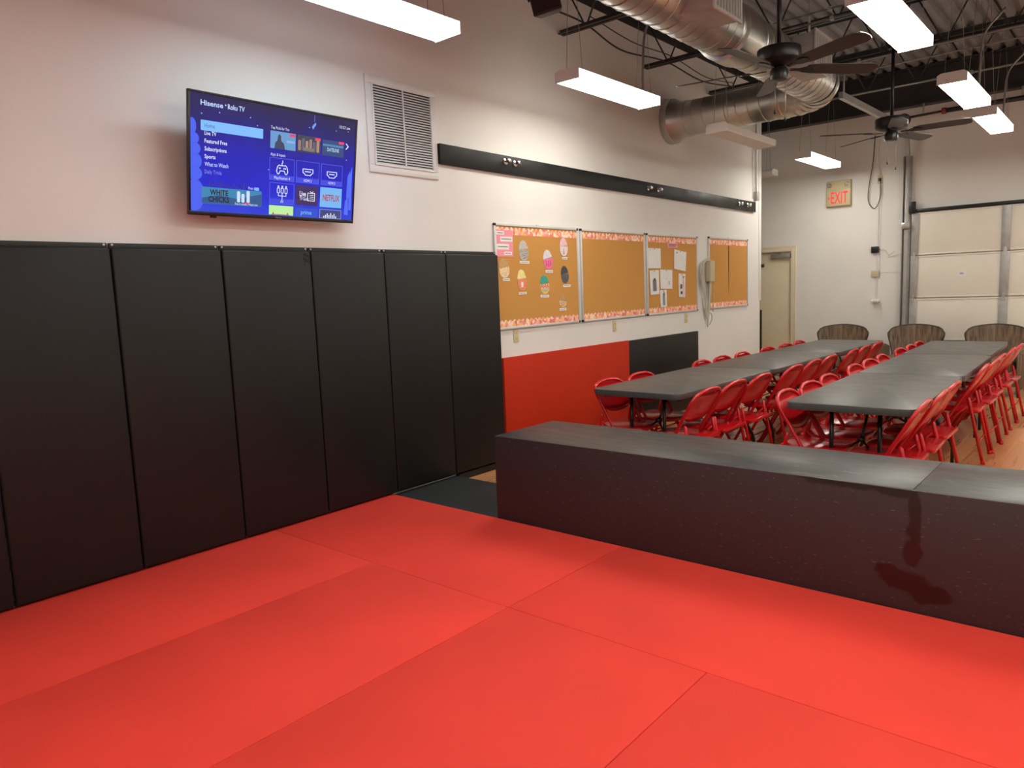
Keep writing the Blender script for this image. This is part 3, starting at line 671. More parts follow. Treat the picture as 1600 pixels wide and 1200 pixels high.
# ------------------------------------------------------------------ folding tables
TL, TWD, TZ = 1.675, .745, .69-FZ
def make_table():
    t = thing('folding_table', 'x', 'table')
    MB().prism(rrect(-TWD/2, -TL/2, TWD/2, TL/2, .07, 6), TZ-.045, TZ).obj('tabletop', 'table_top', t, bevel=.006)
    sk = MB()
    for s_ in (-1, 1): sk.box((s_*(TWD/2-.06)-.008, -TL/2+.10, TZ-.065), (s_*(TWD/2-.06)+.008, TL/2-.10, TZ-.0455))
    sk.obj('side_rail', 'table_leg', t)
    for e in (-1, 1):
        y = e*(TL/2-.20)
        lm = {}
        for s_ in (-1, 1):
            P = [(s_*.14, y, TZ-.046), (s_*.14, y, TZ-.30), (s_*.15, y, TZ-.34), (s_*.27, y, .20), (s_*.285, y, .15), (s_*.285, y, .0)]
            MB().tube(P, .0135, 8).obj('leg', 'table_leg', t)
        hub = (0, y-e*.16, TZ-.27)
        for s_ in (-1, 1): MB().tube([(s_*.18, y, TZ-.42), hub], .008, 8).obj('brace', 'table_leg', t)
        MB().tube([hub, (0, y-e*.36, TZ-.05)], .009, 8).obj('brace', 'table_leg', t)
        MB().tube([(-.02, hub[1], hub[2]), (.02, hub[1], hub[2])], .020, 10).obj('brace_hub', 'table_leg', t)
        MB().tube([(-.20, y, TZ-.06), (.20, y, TZ-.06)], .012, 8).obj('hinge_bar', 'table_leg', t)
    return t
tab0 = make_table(); freeze(tab0)
rows = [('row nearest the wall', [(1.330, 5.395, -.010), (1.358, 7.082, -.016), (1.388, 8.770, -.018)]),
        ('row nearest the garage door', [(2.775, 5.395, .022), (2.738, 7.085, .026), (2.675, 8.775, .034)])]
places = ['table closest to the black bench', 'middle table', 'far end table']
for ri, (rn, L_) in enumerate(rows):
    for k, (x, y, rz) in enumerate(L_):
        o = tab0 if (ri, k) == (0, 0) else copy_tree(tab0)
        o.location = (x, y, FZ); o.rotation_euler = (0, 0, rz)
        tag(o, 'black plastic folding table, %s in the %s' % (('the one closest to the bench', 'the middle one', 'the far one')[k], ('left row', 'right row')[ri]), 'table', 'black folding tables in two rows')

# ------------------------------------------------------------------ red folding chairs
def make_chair():
    t = thing('folding_chair', 'x', 'chair')
    HB, WB = .762, .215
    top = Vector((-.215, 0, HB)); foot = Vector((.205, 0, .012))
    d = (foot-top).normalized()
    def onf(s_): return top+d*s_
    Lf = (foot-top).length
    # front legs and back hoop in one bent tube
    P = [Vector((foot.x, -WB+.01, foot.z))]
    q = onf(.10); P += [Vector((onf(Lf*.6).x, -WB+.008, onf(Lf*.6).z)), Vector((q.x, -WB, q.z))]
    for a in range(1, 6):
        an = a/6*PI/2; s_ = .10-.085*math.sin(an); yy = -WB+.075*(1-math.cos(an)); c = onf(s_); P.append(Vector((c.x, yy, c.z)))
    c = onf(0); P.append(Vector((c.x, -WB+.115, c.z))); P.append(Vector((c.x-.002, 0, c.z+.006)))
    P = P+[Vector((p.x, -p.y, p.z)) for p in P[-2::-1]]
    MB().tube(P, .0125, 8).obj('front_frame', 'chair_red', t)
    # backrest: dished panel with a curved lower edge
    rows_ = []; n = 12
    for a in range(7):
        r = []
        for b in range(n+1):
            yy = (b/n*2-1)*(WB-.006); edge = .262-.050*(abs(yy)/WB)**2.5
            tops = .012+.085*max(0, (abs(yy)-.11)/(WB-.11))**2.2
            s_ = tops+(edge-tops)*a/6; c = onf(s_)
            dish = -.022*(1-(yy/WB)**2)*(.35+.65*math.sin(PI*min(1, .15+a/6*.8)))
            r.append(Vector((c.x+dish*math.cos(.5), yy, c.z+dish*.5)))
        rows_.append(r)
    mb = MB().grid(rows_); nrm = Vector((.8, 0, .48))*.0045
    mb.grid([[p+nrm for p in r[::-1]] for r in rows_])
    m_, nn = len(rows_), n+1
    for i in range(nn-1):
        for base in (0, (m_-1)*nn):
            a0 = base+i; a1 = base+i+1; o0 = m_*nn+base+(nn-1-i); o1 = m_*nn+base+(nn-2-i); mb.f.append((a0, a1, o1, o0)); mb.sm.append(False)
    mb.obj('backrest', 'chair_red', t)
    # seat pan with turned-down rim
    sp = [(-.205, -.175), (-.19, -.195), (.15, -.185), (.195, -.15), (.205, -.08), (.205, .08), (.195, .15), (.15, .185), (-.19, .195), (-.205, .175)]
    MB().prism(sp, .405, .430).obj('seat', 'chair_red', t, bevel=.008)
    legm = None
    for s_ in (-1, 1):
        MB().tube([(-.235, s_*.212, .012), (-.125, s_*.212, .515), (-.122, s_*.212, .528)], [.0125, .0125, .006], 8).obj('rear_leg', 'chair_red', t)
        f1 = onf(.52); MB().tube([(f1.x-.0, s_*.205, f1.z), (-.135, s_*.212, .47)], .008, 6).obj('hinge_arm', 'chair_red', t)
        for fx, fy in ((foot.x+.003, s_*(WB-.01)), (-.2365, s_*.212)):
            MB().lathe([(.015, 0), (.017, .004), (.016, .026), (.0125, .030)], 10).obj('foot', 'chair_red', t, loc=(fx, fy, 0))
    MB().tube([(-.20, -.212, .17), (-.20, .212, .17)], .007, 6).obj('stretcher', 'chair_red', t)
    f2 = onf(Lf-.14); MB().tube([(f2.x, -.206, f2.z), (f2.x, .206, f2.z)], .007, 6).obj('stretcher', 'chair_red', t)
    f3 = onf(.48); MB().tube([(f3.x, -.206, f3.z-.02), (f3.x, .206, f3.z-.02)], .006, 6).obj('stretcher', 'chair_red', t)
    return t
ch0 = make_chair(); freeze(ch0)
rowsC = [('wall side of left table row', 0, lambda y: 1.092+.021*(y-5), [4.90, 5.38, 6.46, 6.92, 7.38, 8.02, 8.53, 8.99]),
         ('aisle side of left table row', PI, lambda y: 1.635+.010*(y-5), [4.74, 5.19, 5.64, 6.34, 6.83, 7.29, 7.98, 8.44, 8.95]),
         ('aisle side of right table row', 0, lambda y: 2.525-.014*(y-5), [4.85, 5.31, 5.77, 6.52, 6.98, 7.44, 8.16, 8.62, 9.07]),
         ('open floor side of right table row', PI, lambda y: 2.968+.006*(y-5), [4.74, 5.19, 5.65, 6.85, 7.31, 7.79, 8.46, 8.92])]
first = True
for rn, rz, fx, ys in rowsC:
    for k, y in enumerate(ys):
        o = ch0 if first else copy_tree(ch0); first = False
        o.location = (fx(y)+random.uniform(-.012, .012), y, FZ); o.rotation_euler = (0, 0, rz+random.uniform(-.035, .035))
        tag(o, 'red folding chair, %s from bench, %s' % (ORD[k], rn), 'chair', 'red folding chairs at the tables')

# ------------------------------------------------------------------ lounge chairs by the back wall
def lounge():
    t = thing('lounge_chair', 'x', 'chair')
    rows_ = []; n = 20; H0, H1 = .38, .84
    def half(z):
        k = (z-H0)/(H1-H0)
        return .262+.075*min(1, k/.72)**1.2-.012*max(0, (k-.72)/.28)**2
    for a in range(13):
        r = []
        for b in range(n+1):
            u = b/n*2-1
            zt = H1-.055*u*u-.055*max(0, (abs(u)-.80)/.20)**2.2; zz = H0+(zt-H0)*a/12
            r.append(Vector((u*half(zz), .30+.10*(zz-H0)-.07*u*u, zz)))
        rows_.append(r)
    mb = MB().grid([r[::-1] for r in rows_]); off = Vector((0, .030, 0)); mb.grid([[p+off for p in r] for r in rows_])
    mb.obj('backrest', 'chair_stripe', t)
    edge = [r[-1]+off/2 for r in rows_]+[p+off/2 for p in rows_[-1][-2::-1]]+[r[0]+off/2 for r in rows_[-2::-1]]
    MB().tube(edge, .0150, 8).obj('edge_piping', 'chair_edge', t)
    MB().prism(rrect(-.27, -.30, .27, .30, .08, 5), .30, .45).obj('seat', 'chair_stripe', t, bevel=.03, seg=3)
    for s_ in (-1, 1):
        ap = [(-.30, .10), (-.31, .50), (-.27, .575), (-.18, .60), (.10, .60), (.28, .56), (.30, .10)]
        MB().prism(ap, s_*.345-.035, s_*.345+.035, 'x').obj('arm', 'chair_stripe', t, bevel=.02, seg=3)
        for yy in (-.26, .27): MB().tube([(s_*.33, yy, .13), (s_*.34, yy, 0)], [.025, .018], 8).obj('leg', 'chair_edge', t)
    MB().box((-.31, -.27, .13), (.31, .27, .31)).obj('base', 'chair_stripe', t, bevel=.015)
    return t
lc = lounge(); freeze(lc)
for k, (x, lb) in enumerate(((.89, 'brown striped lounge chair beyond the left table row, by the exit door'), (1.815, 'brown striped lounge chair between the two table rows by the door track'), (2.72, 'brown striped lounge chair beyond the right table row at the right edge'))):
    o = lc if k == 0 else copy_tree(lc); o.location = (x, 10.72, FZ); o.rotation_euler = (0, 0, (.03, -.02, -.04)[k]); tag(o, lb, 'chair', 'lounge chairs along the back wall')

# ------------------------------------------------------------------ exit door
d = thing('door_1', None, None, (0, YB, FZ)); struct(d)
DH = DZ-FZ
MB().box((DX0+.052, .03, .005), (DX1-.052, .075, DH-.052)).obj('door_leaf', 'door_paint', d, bevel=.002)
MB().box((DX0, -.02, 0), (DX0+.05, .12, DH)).obj('door_frame', 'frame_paint', d, bevel=.004)
MB().box((DX1-.05, -.02, 0), (DX1, .12, DH)).box((DX1+.0005, -.02, 0), (DX1+.03, -.0005, DH)).obj('door_frame', 'frame_paint', d, bevel=.004)
MB().box((DX0, -.02, DH+.0005), (DX1+.03, -.0005, DH+.04)).box((DX0+.0505, -.02, DH-.05), (DX1-.0505, .12, DH)).obj('door_frame', 'frame_paint', d, bevel=.004)
cl = MB().box((DX1-.36, -.03, DH-.15), (DX1-.06, .029, DH-.085)).obj('door_closer', 'closer_metal', d, bevel=.006)
MB().tube([(DX1-.20, -.01, DH-.08), (DX1-.48, -.12, DH-.065), (DX1-.22, -.01, DH-.055)], .008, 6).obj('closer_arm', 'closer_metal', cl)
MB().tube([(DX1-.56, -.005, DH-.25), (DX1-.48, -.005, DH-.25)], .025, 8).obj('latch', 'plastic_black', d)
MB().box((DX1-.555, .0285, .005), (DX1-.525, .0315, 1.05)).obj('dark_strip', 'plastic_black', d)  # narrow dark vertical strip on the lower door leaf

# ------------------------------------------------------------------ exit sign
t = thing('exit_sign', 'red EXIT sign with emergency lamps above door on back wall', 'exit sign', (.46, YB, 2.515))
EW, EH = .345, .37
MB().box((0, -.06, 0), (EW, -.001, EH)).obj('housing', 'exit_body', t, bevel=.006)
MB().box((.008, -.064, .008), (EW-.008, -.0605, .235)).obj('face_plate', 'exit_body', t, bevel=.002)
MB().box((.008, -.064, .245), (EW-.008, -.0605, EH-.008)).obj('lamp_plate', 'exit_body', t, bevel=.002)
rx = Matrix.Rotation(PI/2, 4, 'X')
tm = text_mesh('EXIT', .235, .165, 'exit_red', bold=.012); link('lettering', tm, t, (.072, -.0648, .042), (PI/2, 0, 0))
MB().prism([(.022, .12), (.055, .10), (.055, .14)], -.0655, -.0645, 'y').obj('arrow', 'exit_red', t)
for xx in (.05, EW-.05):
    l = MB().lathe([(.034, 0), (.036, .012), (.030, .018)], 16, rx).obj('lamp_ring', 'closer_metal', t, loc=(xx, -.064, .305))
    MB().lathe([(.027, 0), (.020, .008)], 14, rx).obj('lamp_lens', 'lamp_glass', l, loc=(0, -.018, 0))

# things on the back wall
def small(name, a, b, m_, label, cat, bevel=.004):
    c = [(a[i]+b[i])/2 for i in range(3)]
    o = MB().box([a[i]-c[i] for i in range(3)], [b[i]-c[i] for i in range(3)]).obj(name, m_, bevel=bevel); o.location = c
    return tag(o, label, cat)
outlet((1.184, YB, 2.83), 'almond wall outlet high on back wall with cord hanging', -PI/2)
t = thing('power_cord', 'thin cord looping down to the high outlet on back wall', 'cord', (1.184, YB, 2.85))
MB().tube(spline([(.01, -.03, -.02), (.02, -.035, -.25), (-.06, -.03, -.42), (-.15, -.03, -.25), (-.09, -.03, .25), (-.07, -.03, .60)], 8), .006, 6).obj('cord', 'steel_paint', t)
MB().box((-.018, -.045, -.04), (.018, -.012, .0)).obj('plug', 'plastic_black', t, bevel=.005)
MB().tube(spline([(.01, -.02, .04), (-.02, -.03, .3), (.0, -.03, .58)], 8), .004, 6).obj('cord', 'cable_grey', t)
t = thing('wire_raceway', 'thin white wire raceway running down the back wall', 'raceway', (1.17, YB, 1.13))
MB().box((-.012, -.012, 0), (.012, -.001, 1.62)).obj('cover', 'white_metal', t, bevel=.002)
MB().box((.03, -.008, .3), (.042, -.001, 1.60)).obj('cover', 'white_metal', t, bevel=.002)
small('switch_box', (1.095, YB-.05, 1.80), (1.195, YB-.013, 1.89), 'plastic_black', 'small black sensor box on back wall raceway', 'sensor')
small('junction_plate', (1.10, YB-.03, 1.455), (1.20, YB-.0125, 1.545), 'beige_plastic', 'beige blank plate on back wall raceway', 'plate')
t = thing('wall_sensor', 'small white double head device at bottom of wall raceway', 'sensor', (1.17, YB-.013, 1.105))
MB().box((-.05, -.05, -.02), (.05, 0, .025)).obj('body', 'white_metal', t, bevel=.006)
for s_ in (-1, 1): MB().lathe([(.02, 0), (.02, .03), (.012, .035)], 10, rx).obj('head', 'white_metal', t, loc=(s_*.035, -.05, 0))
t = thing('loose_wire', 'thin loose wire running from black sensor box toward garage track', 'wire', (1.2, YB, 1.83))
MB().tube(spline([(0, -.02, .02), (.08, -.02, .0), (.13, -.02, -.07), (.20, -.02, -.02), (.12, -.02, -.10), (.30, -.02, -.06)], 6), .003, 5).obj('strand', 'cable_grey', t)
MB().tube(spline([(.02, -.02, -.32), (.2, -.02, -.315), (.30, -.02, -.33)], 6), .003, 5).obj('strand', 'cable_grey', t)

# ------------------------------------------------------------------ sectional garage door
gd = thing('garage_door', 'cream sectional overhead garage door with grey metal stiles in back wall', 'garage door', (1.62, YB, FZ))
GW, GS, YF = 3.75, .592, -.055
for k in range(4):
    z0 = k*GS+.004; z1 = (k+1)*GS-.004
    p = MB().box((0, YF, z0), (GW, -.004, z1)).obj('panel', 'garage_paint', gd, bevel=.004)
    MB().box((.07, YF-.008, z0+.002), (GW, YF-.0005, z0+.024)).box((.07, YF-.008, z1-.024), (GW, YF-.0005, z1-.002)).obj('panel_lip', 'garage_paint', p, bevel=.002)
    for xx, wd in ((0, .085), (1.055, .105), (2.30, .105), (GW-.085, .085)):
        st = MB().box((xx, YF-.020, z0+.001), (xx+wd, YF-.0085, z1-.001)).obj('stile', 'galvanized_matte', p, bevel=.002)
        if k < 3:
            MB().prism([(xx+.02, z1-.05), (xx+wd-.02, z1-.05), (xx+wd/2+.012, z1+.055), (xx+wd/2-.012, z1+.055)], YF-.027, YF-.0205, 'y').obj('hinge', 'galvanized', st)
MB().box((-.02, YF-.03, 4*GS), (GW, -.004, 4*GS+.045)).obj('top_seal', 'plastic_black', gd, bevel=.004)
MB().box((-.03, YF-.055, 4*GS-.01), (.05, YF-.012, 4*GS+.15)).obj('top_bracket', 'plastic_black', gd, bevel=.004)
stk = MB().box((.575, YF-.003, 1.475), (.675, YF-.0005, 1.530)).obj('warning_sticker', 'paper', gd)
MB().box((.595, YF-.0036, 1.495), (.650, YF-.0031, 1.503)).box((.605, YF-.0036, 1.508), (.640, YF-.0031, 1.516)).obj('sticker_print', pm((120, 110, 190)), stk)
tr = thing('door_track', 'galvanized vertical garage door track curving to overhead rail', 'door track', (1.555, YB, FZ))
tp = MB().box((-.055, -.03, 0), (.045, -.002, 3.15)).box((-.055, -.10, 0), (-.045, -.03, 3.15)); tp.obj('vertical_rail', 'galvanized_matte', tr, bevel=.002)
MB().box((-.02, -.105, 0), (.03, -.095, 3.2)).obj('roller_channel', 'galvanized_matte', tr, bevel=.002)
P = [(.0, -.10, 3.15), (.0, -.16, 3.35), (.0, -.32, 3.46), (.0, -.55, 3.485), (.0, -3.1, 3.44)]
q = spline(P[:4], 6)+[P[4]]
mbk = MB()
for a, b in zip(q[:-1], q[1:]):
    a, b = Vector(a), Vector(b); dd = (b-a).normalized(); nn_ = Vector((0, -dd.z, dd.y))*.035; xx = Vector((.022, 0, 0))
    mbk.quadbox([a-xx-nn_, a+xx-nn_, b+xx-nn_, b-xx-nn_, a-xx+nn_, a+xx+nn_, b+xx+nn_, b-xx+nn_])
mbk.obj('overhead_rail', 'galvanized_matte', tr)
for z in (.6, 1.3, 1.83, 2.1, 2.6): MB().lathe([(.010, 0), (.010, .006)], 8, rx).obj('bolt', 'galvanized', tr, loc=(.03, -.031, z))
MB().box((-.05, -.14, 2.15), (.05, -.105, 2.24)).obj('top_roller_bracket', 'galvanized', tr, bevel=.004)
MB().tube([(0, -3.0, 3.47), (0, -3.0, 3.70)], .010, 6).obj('hanger_strap', 'galvanized_matte', tr)
# sprinkler pipe along the back wall
t = thing('wall_pipe', 'dark brown pipe with red coupling running high along back wall', 'pipe', (1.55, YB-.19, 3.59))
MB().tube([(.0, 0, 0), (.44, 0, .01)], .016, 8).obj('pipe', 'pipe_brown', t)
MB().tube([(.44, 0, .01), (5.5, 0, .0)], .032, 10).obj('pipe', 'steel_paint', t)
MB().tube([(.42, 0, .01), (.47, 0, .01)], .042, 12).obj('coupling', 'pipe_red', t)
MB().lathe([(.03, 0), (.085, .01), (.085, .05), (.04, .06)], 18, rx).obj('gauge', 'pipe_brown', t, loc=(-.03, .0, -.03))
for xx in (.20, 1.3, 2.6): MB().tube([(xx, 0, .03), (xx, 0, .15)], .012, 6).obj('hanger', 'galvanized_matte', t)

# ------------------------------------------------------------------ roof joists
JB, JT = 3.745, ZC-.004
rodm = {}
def joist(y, label):
    t = thing('roof_joist', label, 'joist', (XW, y, JB), 0, 'open web joists under the roof deck')
    LJ = X1-XW-.02
    for s_ in (-1, 1):
        MB().box((.012, s_*.012-.003, 0), (LJ, s_*.012+.003, .040)).box((.012, min(s_*.012, s_*.045), 0), (LJ, max(s_*.012, s_*.045), .006)).obj('bottom_chord', 'steel_paint', t)
        MB().box((.012, s_*.012-.003, JT-JB-.045), (LJ, s_*.012+.003, JT-JB)).box((.012, min(s_*.012, s_*.05), JT-JB-.006), (LJ, max(s_*.012, s_*.05), JT-JB)).obj('top_chord', 'steel_paint', t)
    if 'a' not in rodm:
        rodm['a'] = MB().tube([(0, 0, .02), (.24, 0, JT-JB-.02)], .0085, 6).mesh('web_rod', 'steel_paint')
        rodm['b'] = MB().tube([(0, 0, .02), (-.24, 0, JT-JB-.02)], .0085, 6).mesh('web_rod', 'steel_paint')
    x = .30
    while x < LJ-.3:
        link('web_rod', rodm['a'], t, (x, 0, 0)); link('web_rod', rodm['b'], t, (x-.02, 0, 0)); x += .56
jl = ['roof joist nearest the camera, above the speaker', 'roof joist ending over the black plank, left of main duct', 'roof joist crossing above the near ceiling fan',
      'roof joist just in front of the far ceiling fan rod', 'roof joist closest to the back wall']
for k, y in enumerate((2.65, 4.15, 5.66, 7.16, 8.70, 10.20)):
    joist(y, ['roof joist above the cool white light fixture', 'roof joist beside the hanging black speaker', 'roof joist ending on wall above the near warm light', 'roof joist ending on wall above the duct flange', 'roof joist in front of the far ceiling fan rod', 'roof joist closest to the back wall'][k])
def conduit(y, z, x0, x1, label, r=.011, m_='conduit'):
    t = thing('ceiling_conduit', label, 'conduit', (x0, y, z))
    MB().tube([(0, 0, 0), (x1-x0, 0, 0)], r, 8).obj('pipe', m_, t)
    cl_ = MB().box((-.015, -.02, -.016), (.015, .02, .016)).mesh('clamp', 'galvanized_matte')
    for k in range(int((x1-x0)/1.6)): link('clamp', cl_, t, (.5+k*1.6, 0, 0))
conduit(7.06, JB-.014, 1.4, X1-.05, 'thin grey conduit under joist above the near ceiling fan')
conduit(7.00, JB+.05, 1.4, X1-.05, 'thin grey conduit just above another near the near fan', .008)
conduit(8.62, JB-.014, 1.2, X1-.05, 'grey conduit under joist passing the bright hanging light')
conduit(10.10, JB-.014, .4, X1-.05, 'grey conduit under the joist closest to back wall')
conduit(9.40, 3.82, .6, X1-.05, 'grey conduit between the two farthest joists', .009)
# black cable sagging under the joists near the wall
t = thing('sagging_cable', 'black cable sagging from joist to joist along the left wall', 'cable', (.2, 4.0, 3.8))
MB().tube(spline([(.05, -.6, .12), (0, .2, .03), (0, .9, -.01), (0, 1.66, .0), (0, 2.3, -.10), (0, 3.16, -.03), (.05, 3.9, -.10), (.1, 4.65, -.04)], 10), .008, 6).obj('cable', 'steel_paint', t)
MB().tube(spline([(.08, 1.66, .03), (.08, 2.4, -.03), (.08, 3.16, .0), (.1, 3.9, -.07), (.1, 4.65, .0)], 8), .005, 6).obj('thin_cable', 'steel_paint', t)

# ------------------------------------------------------------------ spiral duct
DXc, DZc, DR, EY, ER = 1.69, 3.275, .186, 7.28, .42
t = thing('spiral_duct', 'large silver spiral duct running along the ceiling and elbowing to the left wall', 'duct', (DXc, 0, DZc))
def ribbed(P, r, step=.115, n=40):
    a, b = Vector(P[0]), Vector(P[1]); L_ = (b-a).length; m_ = max(2, int(L_/.3))
    o_ = MB().tube([a+(b-a)*i/m_ for i in range(m_+1)], r, n, cap=False)
    # lock seam winding round the duct
    d_ = (b-a).normalized(); u_ = Vector((0, 0, 1)); w_ = d_.cross(u_); k = int(L_/step*24)
    o_.tube([a+d_*(step*i/24)+(u_*math.cos(i*PI/12)+w_*math.sin(i*PI/12))*(r+.0015) for i in range(k)], .0045, 4)
    return o_
ribbed([(0, -4.8, 0), (0, 5.30, 0)], DR).obj('main_run', 'galvanized', t)
ribbed([(0, 5.52, 0), (0, EY, 0)], DR).obj('main_run', 'galvanized', t)
MB().tube([(0, 5.28, 0), (0, 5.29, 0), (0, 5.53, 0), (0, 5.54, 0)], [DR, DR+.026, DR+.026, DR], 32, cap=False).obj('collar', 'galvanized', t)
# elbow of gores
P = []
for k in range(6):
    a = PI/2*k/5; P.append(Vector((-ER+ER*math.cos(a), EY+ER*math.sin(a), 0)))
for k in range(5):
    a, b = P[k], P[k+1]; MB().tube([a, a+(b-a)*.04, b-(b-a)*.04, b], [DR+.006, DR, DR, DR+.006], 32, cap=False).obj('elbow_gore', 'galvanized', t)
P0 = P[-1]
ribbed([P0, (-DXc+.20, P0.y, 0)], DR, .125).obj('branch_run', 'galvanized', t)
MB().tube([(-DXc+.21, P0.y, 0), (-DXc+.20, P0.y, 0), (-DXc+.12, P0.y, 0), (-DXc+.03, P0.y, 0), (-DXc+.03, P0.y, 0), (-DXc+XW+.003, P0.y, 0)], [DR, DR+.006, DR+.008, DR+.050, DR+.056, DR+.056], 32, cap=False).obj('wall_flange', 'galvanized', t)
for y in (4.60, 6.42):
    rg = MB().box((.12, y-.19, -.15), (.34, y+.19, .13)).obj('register_box', 'galvanized_matte', t, bevel=.004)
    MB().box((.34, y-.205, -.165), (.352, y+.205, -.145)).box((.34, y-.205, .125), (.352, y+.205, .145)).box((.34, y-.205, -.145), (.352, y-.185, .125)).box((.34, y+.185, -.145), (.352, y+.205, .125)).obj('register_frame', 'alum', rg)
    for k in range(9): MB().box((.336, y-.18+k*.043, -.145), (.348, y-.172+k*.043, .125)).obj('register_vane', 'alum', rg)
for y in (2.7, 4.25, 5.60, 7.1):
    MB().tube([(0, y, DR-.01), (0, y, ZC-DZc)], .012, 6).obj('hanger_rod', 'galvanized_matte', t)

# ------------------------------------------------------------------ light fixtures
FL, FWd, FHt = 1.22, .215, .078
def make_fixture(kind):
    t = thing('light_fixture', 'x', 'light fixture')
    h = FHt; w_ = FWd/2
    MB().prism([(-w_, h-.012), (w_, h-.012), (w_*.72, h), (-w_*.72, h)], -FL/2+.006, FL/2-.006, 'y').obj('housing', 'white_metal', t)
    MB().prism([(-w_*.94, 0), (w_*.94, 0), (w_*.96, .006), (-w_*.96, .006)], -FL/2+.009, FL/2-.009, 'y').obj('diffuser', {'w': 'lamp_warm', 'c': 'lamp_cool', 'o': 'lamp_off'}[kind], t)
    for s_ in (-1, 1):
        P = [(s_*w_*.955, .0062), (s_*w_*.99, .014), (s_*w_*.99, h-.0125), (s_*w_*.955, h-.0125)]
        MB().prism(P if s_ > 0 else P[::-1], -FL/2+.009, FL/2-.009, 'y').obj('lens_side', {'w': 'lens_warm', 'c': 'lens_cool', 'o': 'lamp_off'}[kind], t)
    for e in (-1, 1):
        y0, y1 = sorted((e*FL/2, e*(FL/2-.008)))
        MB().prism([(-w_*1.02, -.004), (w_*1.02, -.004), (w_*1.02, h-.010), (w_*.75, h+.006), (-w_*.75, h+.006), (-w_*1.02, h-.010)], y0, y1, 'y').obj('end_cap', 'white_metal', t)
    return t
def wires(t, ztop, two=True):
    for e in (-1, 1):
        y = e*(FL/2-.10); top_ = (0, y, ztop)
        for s_ in (-1, 1): MB().tube([(s_*FWd*.34, y, FHt), top_], .0022, 4).obj('suspension_wire', 'conduit', t)
fix0 = {k: make_fixture(k) for k in 'wco'}
for f in fix0.values(): freeze(f)
usedf = set()
def fixture(x, y, z, kind, label, vis=True):
    if kind in usedf: o = copy_tree(fix0[kind])
    else: usedf.add(kind); o = fix0[kind]
    o.location = (x, y, z); tag(o, label, 'light fixture', 'hanging fluorescent fixtures'); wires(o, ZC-z+.02); return o
ZL = 3.0
f0 = fixture(.800, 2.74, ZL, 'c', 'cool white hanging light at top of picture above the TV')
f1 = fixture(.752, 5.245, ZL, 'w', 'warm hanging light left of the main duct above the black plank')
f6 = fixture(.955, 7.36, 2.875, 'o', 'unlit hanging light fixture below the duct branch')
f5 = fixture(.715, 10.39, ZL, 'w', 'lit hanging light above the exit sign')
f2 = fixture(2.825, 5.265, ZL, 'w', 'big bright hanging light at top right edge of picture')
f3 = fixture(2.835, 7.71, ZL, 'w', 'bright hanging light right of the far ceiling fan, nearer one')
f4 = fixture(2.820, 9.43, ZL, 'w', 'small bright hanging light farthest right near back wall')
f7 = fixture(-.165, 10.95, 3.0, 'o', 'unlit light fixture peeking out of the alcove past wall end')
f7.rotation_euler = (0, 0, PI/2); f7.location.x = -.69
for f, e in ((f1, 1), (f2, -1), (f3, 1), (f4, 1)):
    MB().tube(spline([(.03, e*.45, FHt), (.035, e*.45, .35), (.06, e*.48, .62), (.20, e*.56, .82)], 8), .011, 6).obj('power_whip', 'conduit', f)
hid = [(2.82, 2.72), (4.86, 2.72), (6.9, 2.72), (2.82, .25), (4.86, .25), (6.9, .25), (2.82, -2.3), (4.86, -2.3), (6.9, -2.3), (4.86, 5.25), (6.9, 5.25), (4.86, 7.72), (6.9, 7.72), (4.86, 10.2), (6.9, 10.2)]
for i, (x, y) in enumerate(hid):
    fixture(x, y, ZL, 'c' if (x < 1 and y < 1) else 'w', 'lit hanging light in the part of the hall outside the picture')

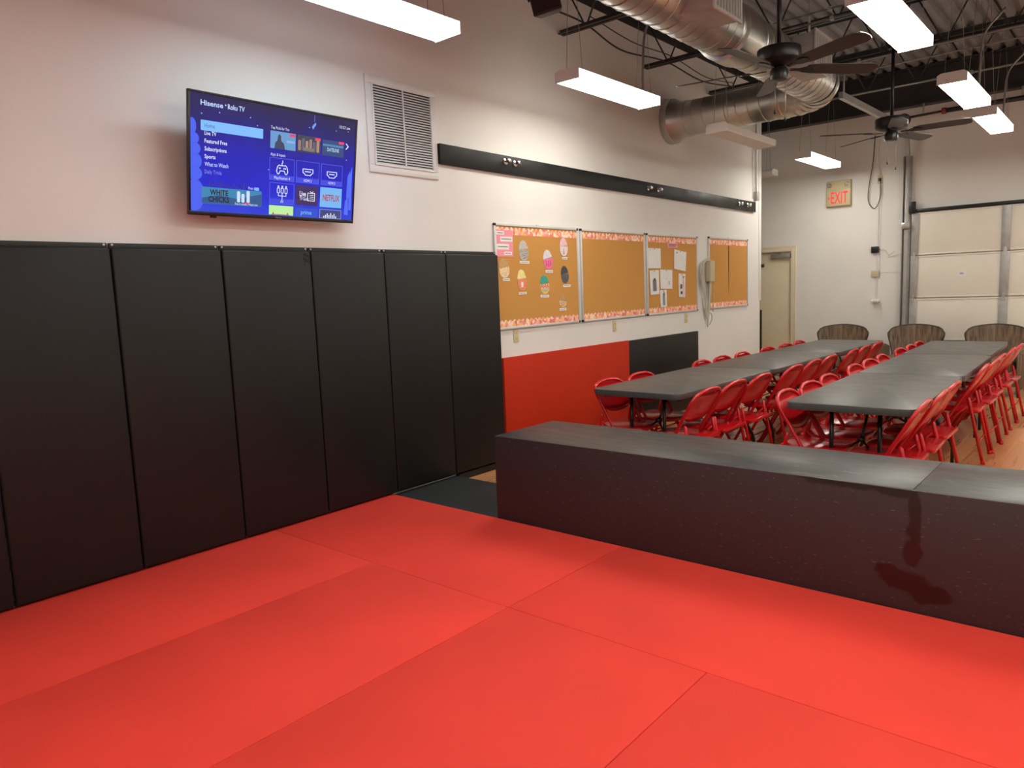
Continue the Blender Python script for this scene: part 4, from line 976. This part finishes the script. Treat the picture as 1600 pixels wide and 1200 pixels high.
# ------------------------------------------------------------------ ceiling fans
def fan(loc, R, rot0, zt, label, cords=False):
    t = thing('ceiling_fan', label, 'ceiling fan', loc, 0, 'dark ceiling fans')
    MB().tube([(0, 0, .10), (0, 0, zt-loc[2])], .016, 10).obj('down_rod', 'fan_metal', t)
    MB().lathe([(.05, zt-loc[2]-.10), (.07, zt-loc[2]-.06), (.075, zt-loc[2])], 16).obj('canopy', 'fan_metal', t)
    MB().lathe([(.03, .108), (.135, .104), (.148, .098), (.15, .09), (.15, .018), (.145, .010), (.10, -.010), (.06, -.022), (.02, -.025)][::-1], 28).obj('motor_housing', 'fan_metal', t)
    MB().lathe([(.02, -.12), (.055, -.115), (.062, -.095), (.062, -.05), (.05, -.03), (.03, -.02)], 20).obj('switch_housing', 'fan_metal', t)
    pitch = math.radians(-13)
    for k in range(5):
        a = rot0+k*2*PI/5
        Mk = Matrix.Rotation(a, 4, 'Z') @ Matrix.Translation((0, 0, -.035)) @ Matrix.Rotation(pitch, 4, 'X')
        out = [(.20, -.045), (.26, -.060), (R-.06, -.072), (R-.015, -.055), (R, -.02), (R, .02), (R-.015, .055), (R-.06, .072), (.26, .060), (.20, .045)]
        b = MB().prism(out, -.003, .003).obj('blade', 'fan_blade', t, xf=Mk)
        ir = MB().prism([(.085, -.012), (.15, -.014), (.19, -.035), (.25, -.028), (.27, 0), (.25, .028), (.19, .035), (.15, .014), (.085, .012)], -.010, -.0035)
        ir.obj('blade_iron', 'fan_metal', b, xf=Mk)
    for s_, ln in ((.04, .26), (-.035, .20)):
        c = MB().tube([(s_, .02, -.11), (s_, .02, -.11-ln)], .0018, 4).obj('pull_chain', 'conduit', t)
        MB().lathe([(.003, -.11-ln-.03), (.010, -.11-ln-.022), (.004, -.11-ln)], 8).obj('chain_pull', 'fan_metal', c, loc=(s_, .02, 0))
fan((2.05, 5.42, 2.985), .74, YAW-math.radians(20.3+45), JB+.02, 'nearer dark ceiling fan hanging in front of the silver duct')
fan((2.13, 8.20, 2.905), .69, YAW-math.radians(27.5+12), JB+.02, 'farther dark ceiling fan above the exit sign and garage track')

# ------------------------------------------------------------------ speaker
t = thing('loudspeaker', 'black loudspeaker hanging from joist at top of picture', 'speaker', (.62, 4.62, 3.50)); t.rotation_euler = (.25, -.2, .5)
MB().prism([(-.11, -.10), (.11, -.10), (.085, .12), (-.085, .12)], 0, .34).obj('cabinet', 'plastic_black', t, bevel=.012)
MB().prism([(-.10, -.112), (.10, -.112), (.10, -.1005), (-.10, -.1005)], .015, .325).obj('grille', 'vent_dark', t, bevel=.003)
MB().tube([(-.125, 0, .12), (-.125, 0, .37), (.125, 0, .37), (.125, 0, .12)], .008, 6).obj('bracket', 'steel_paint', t)
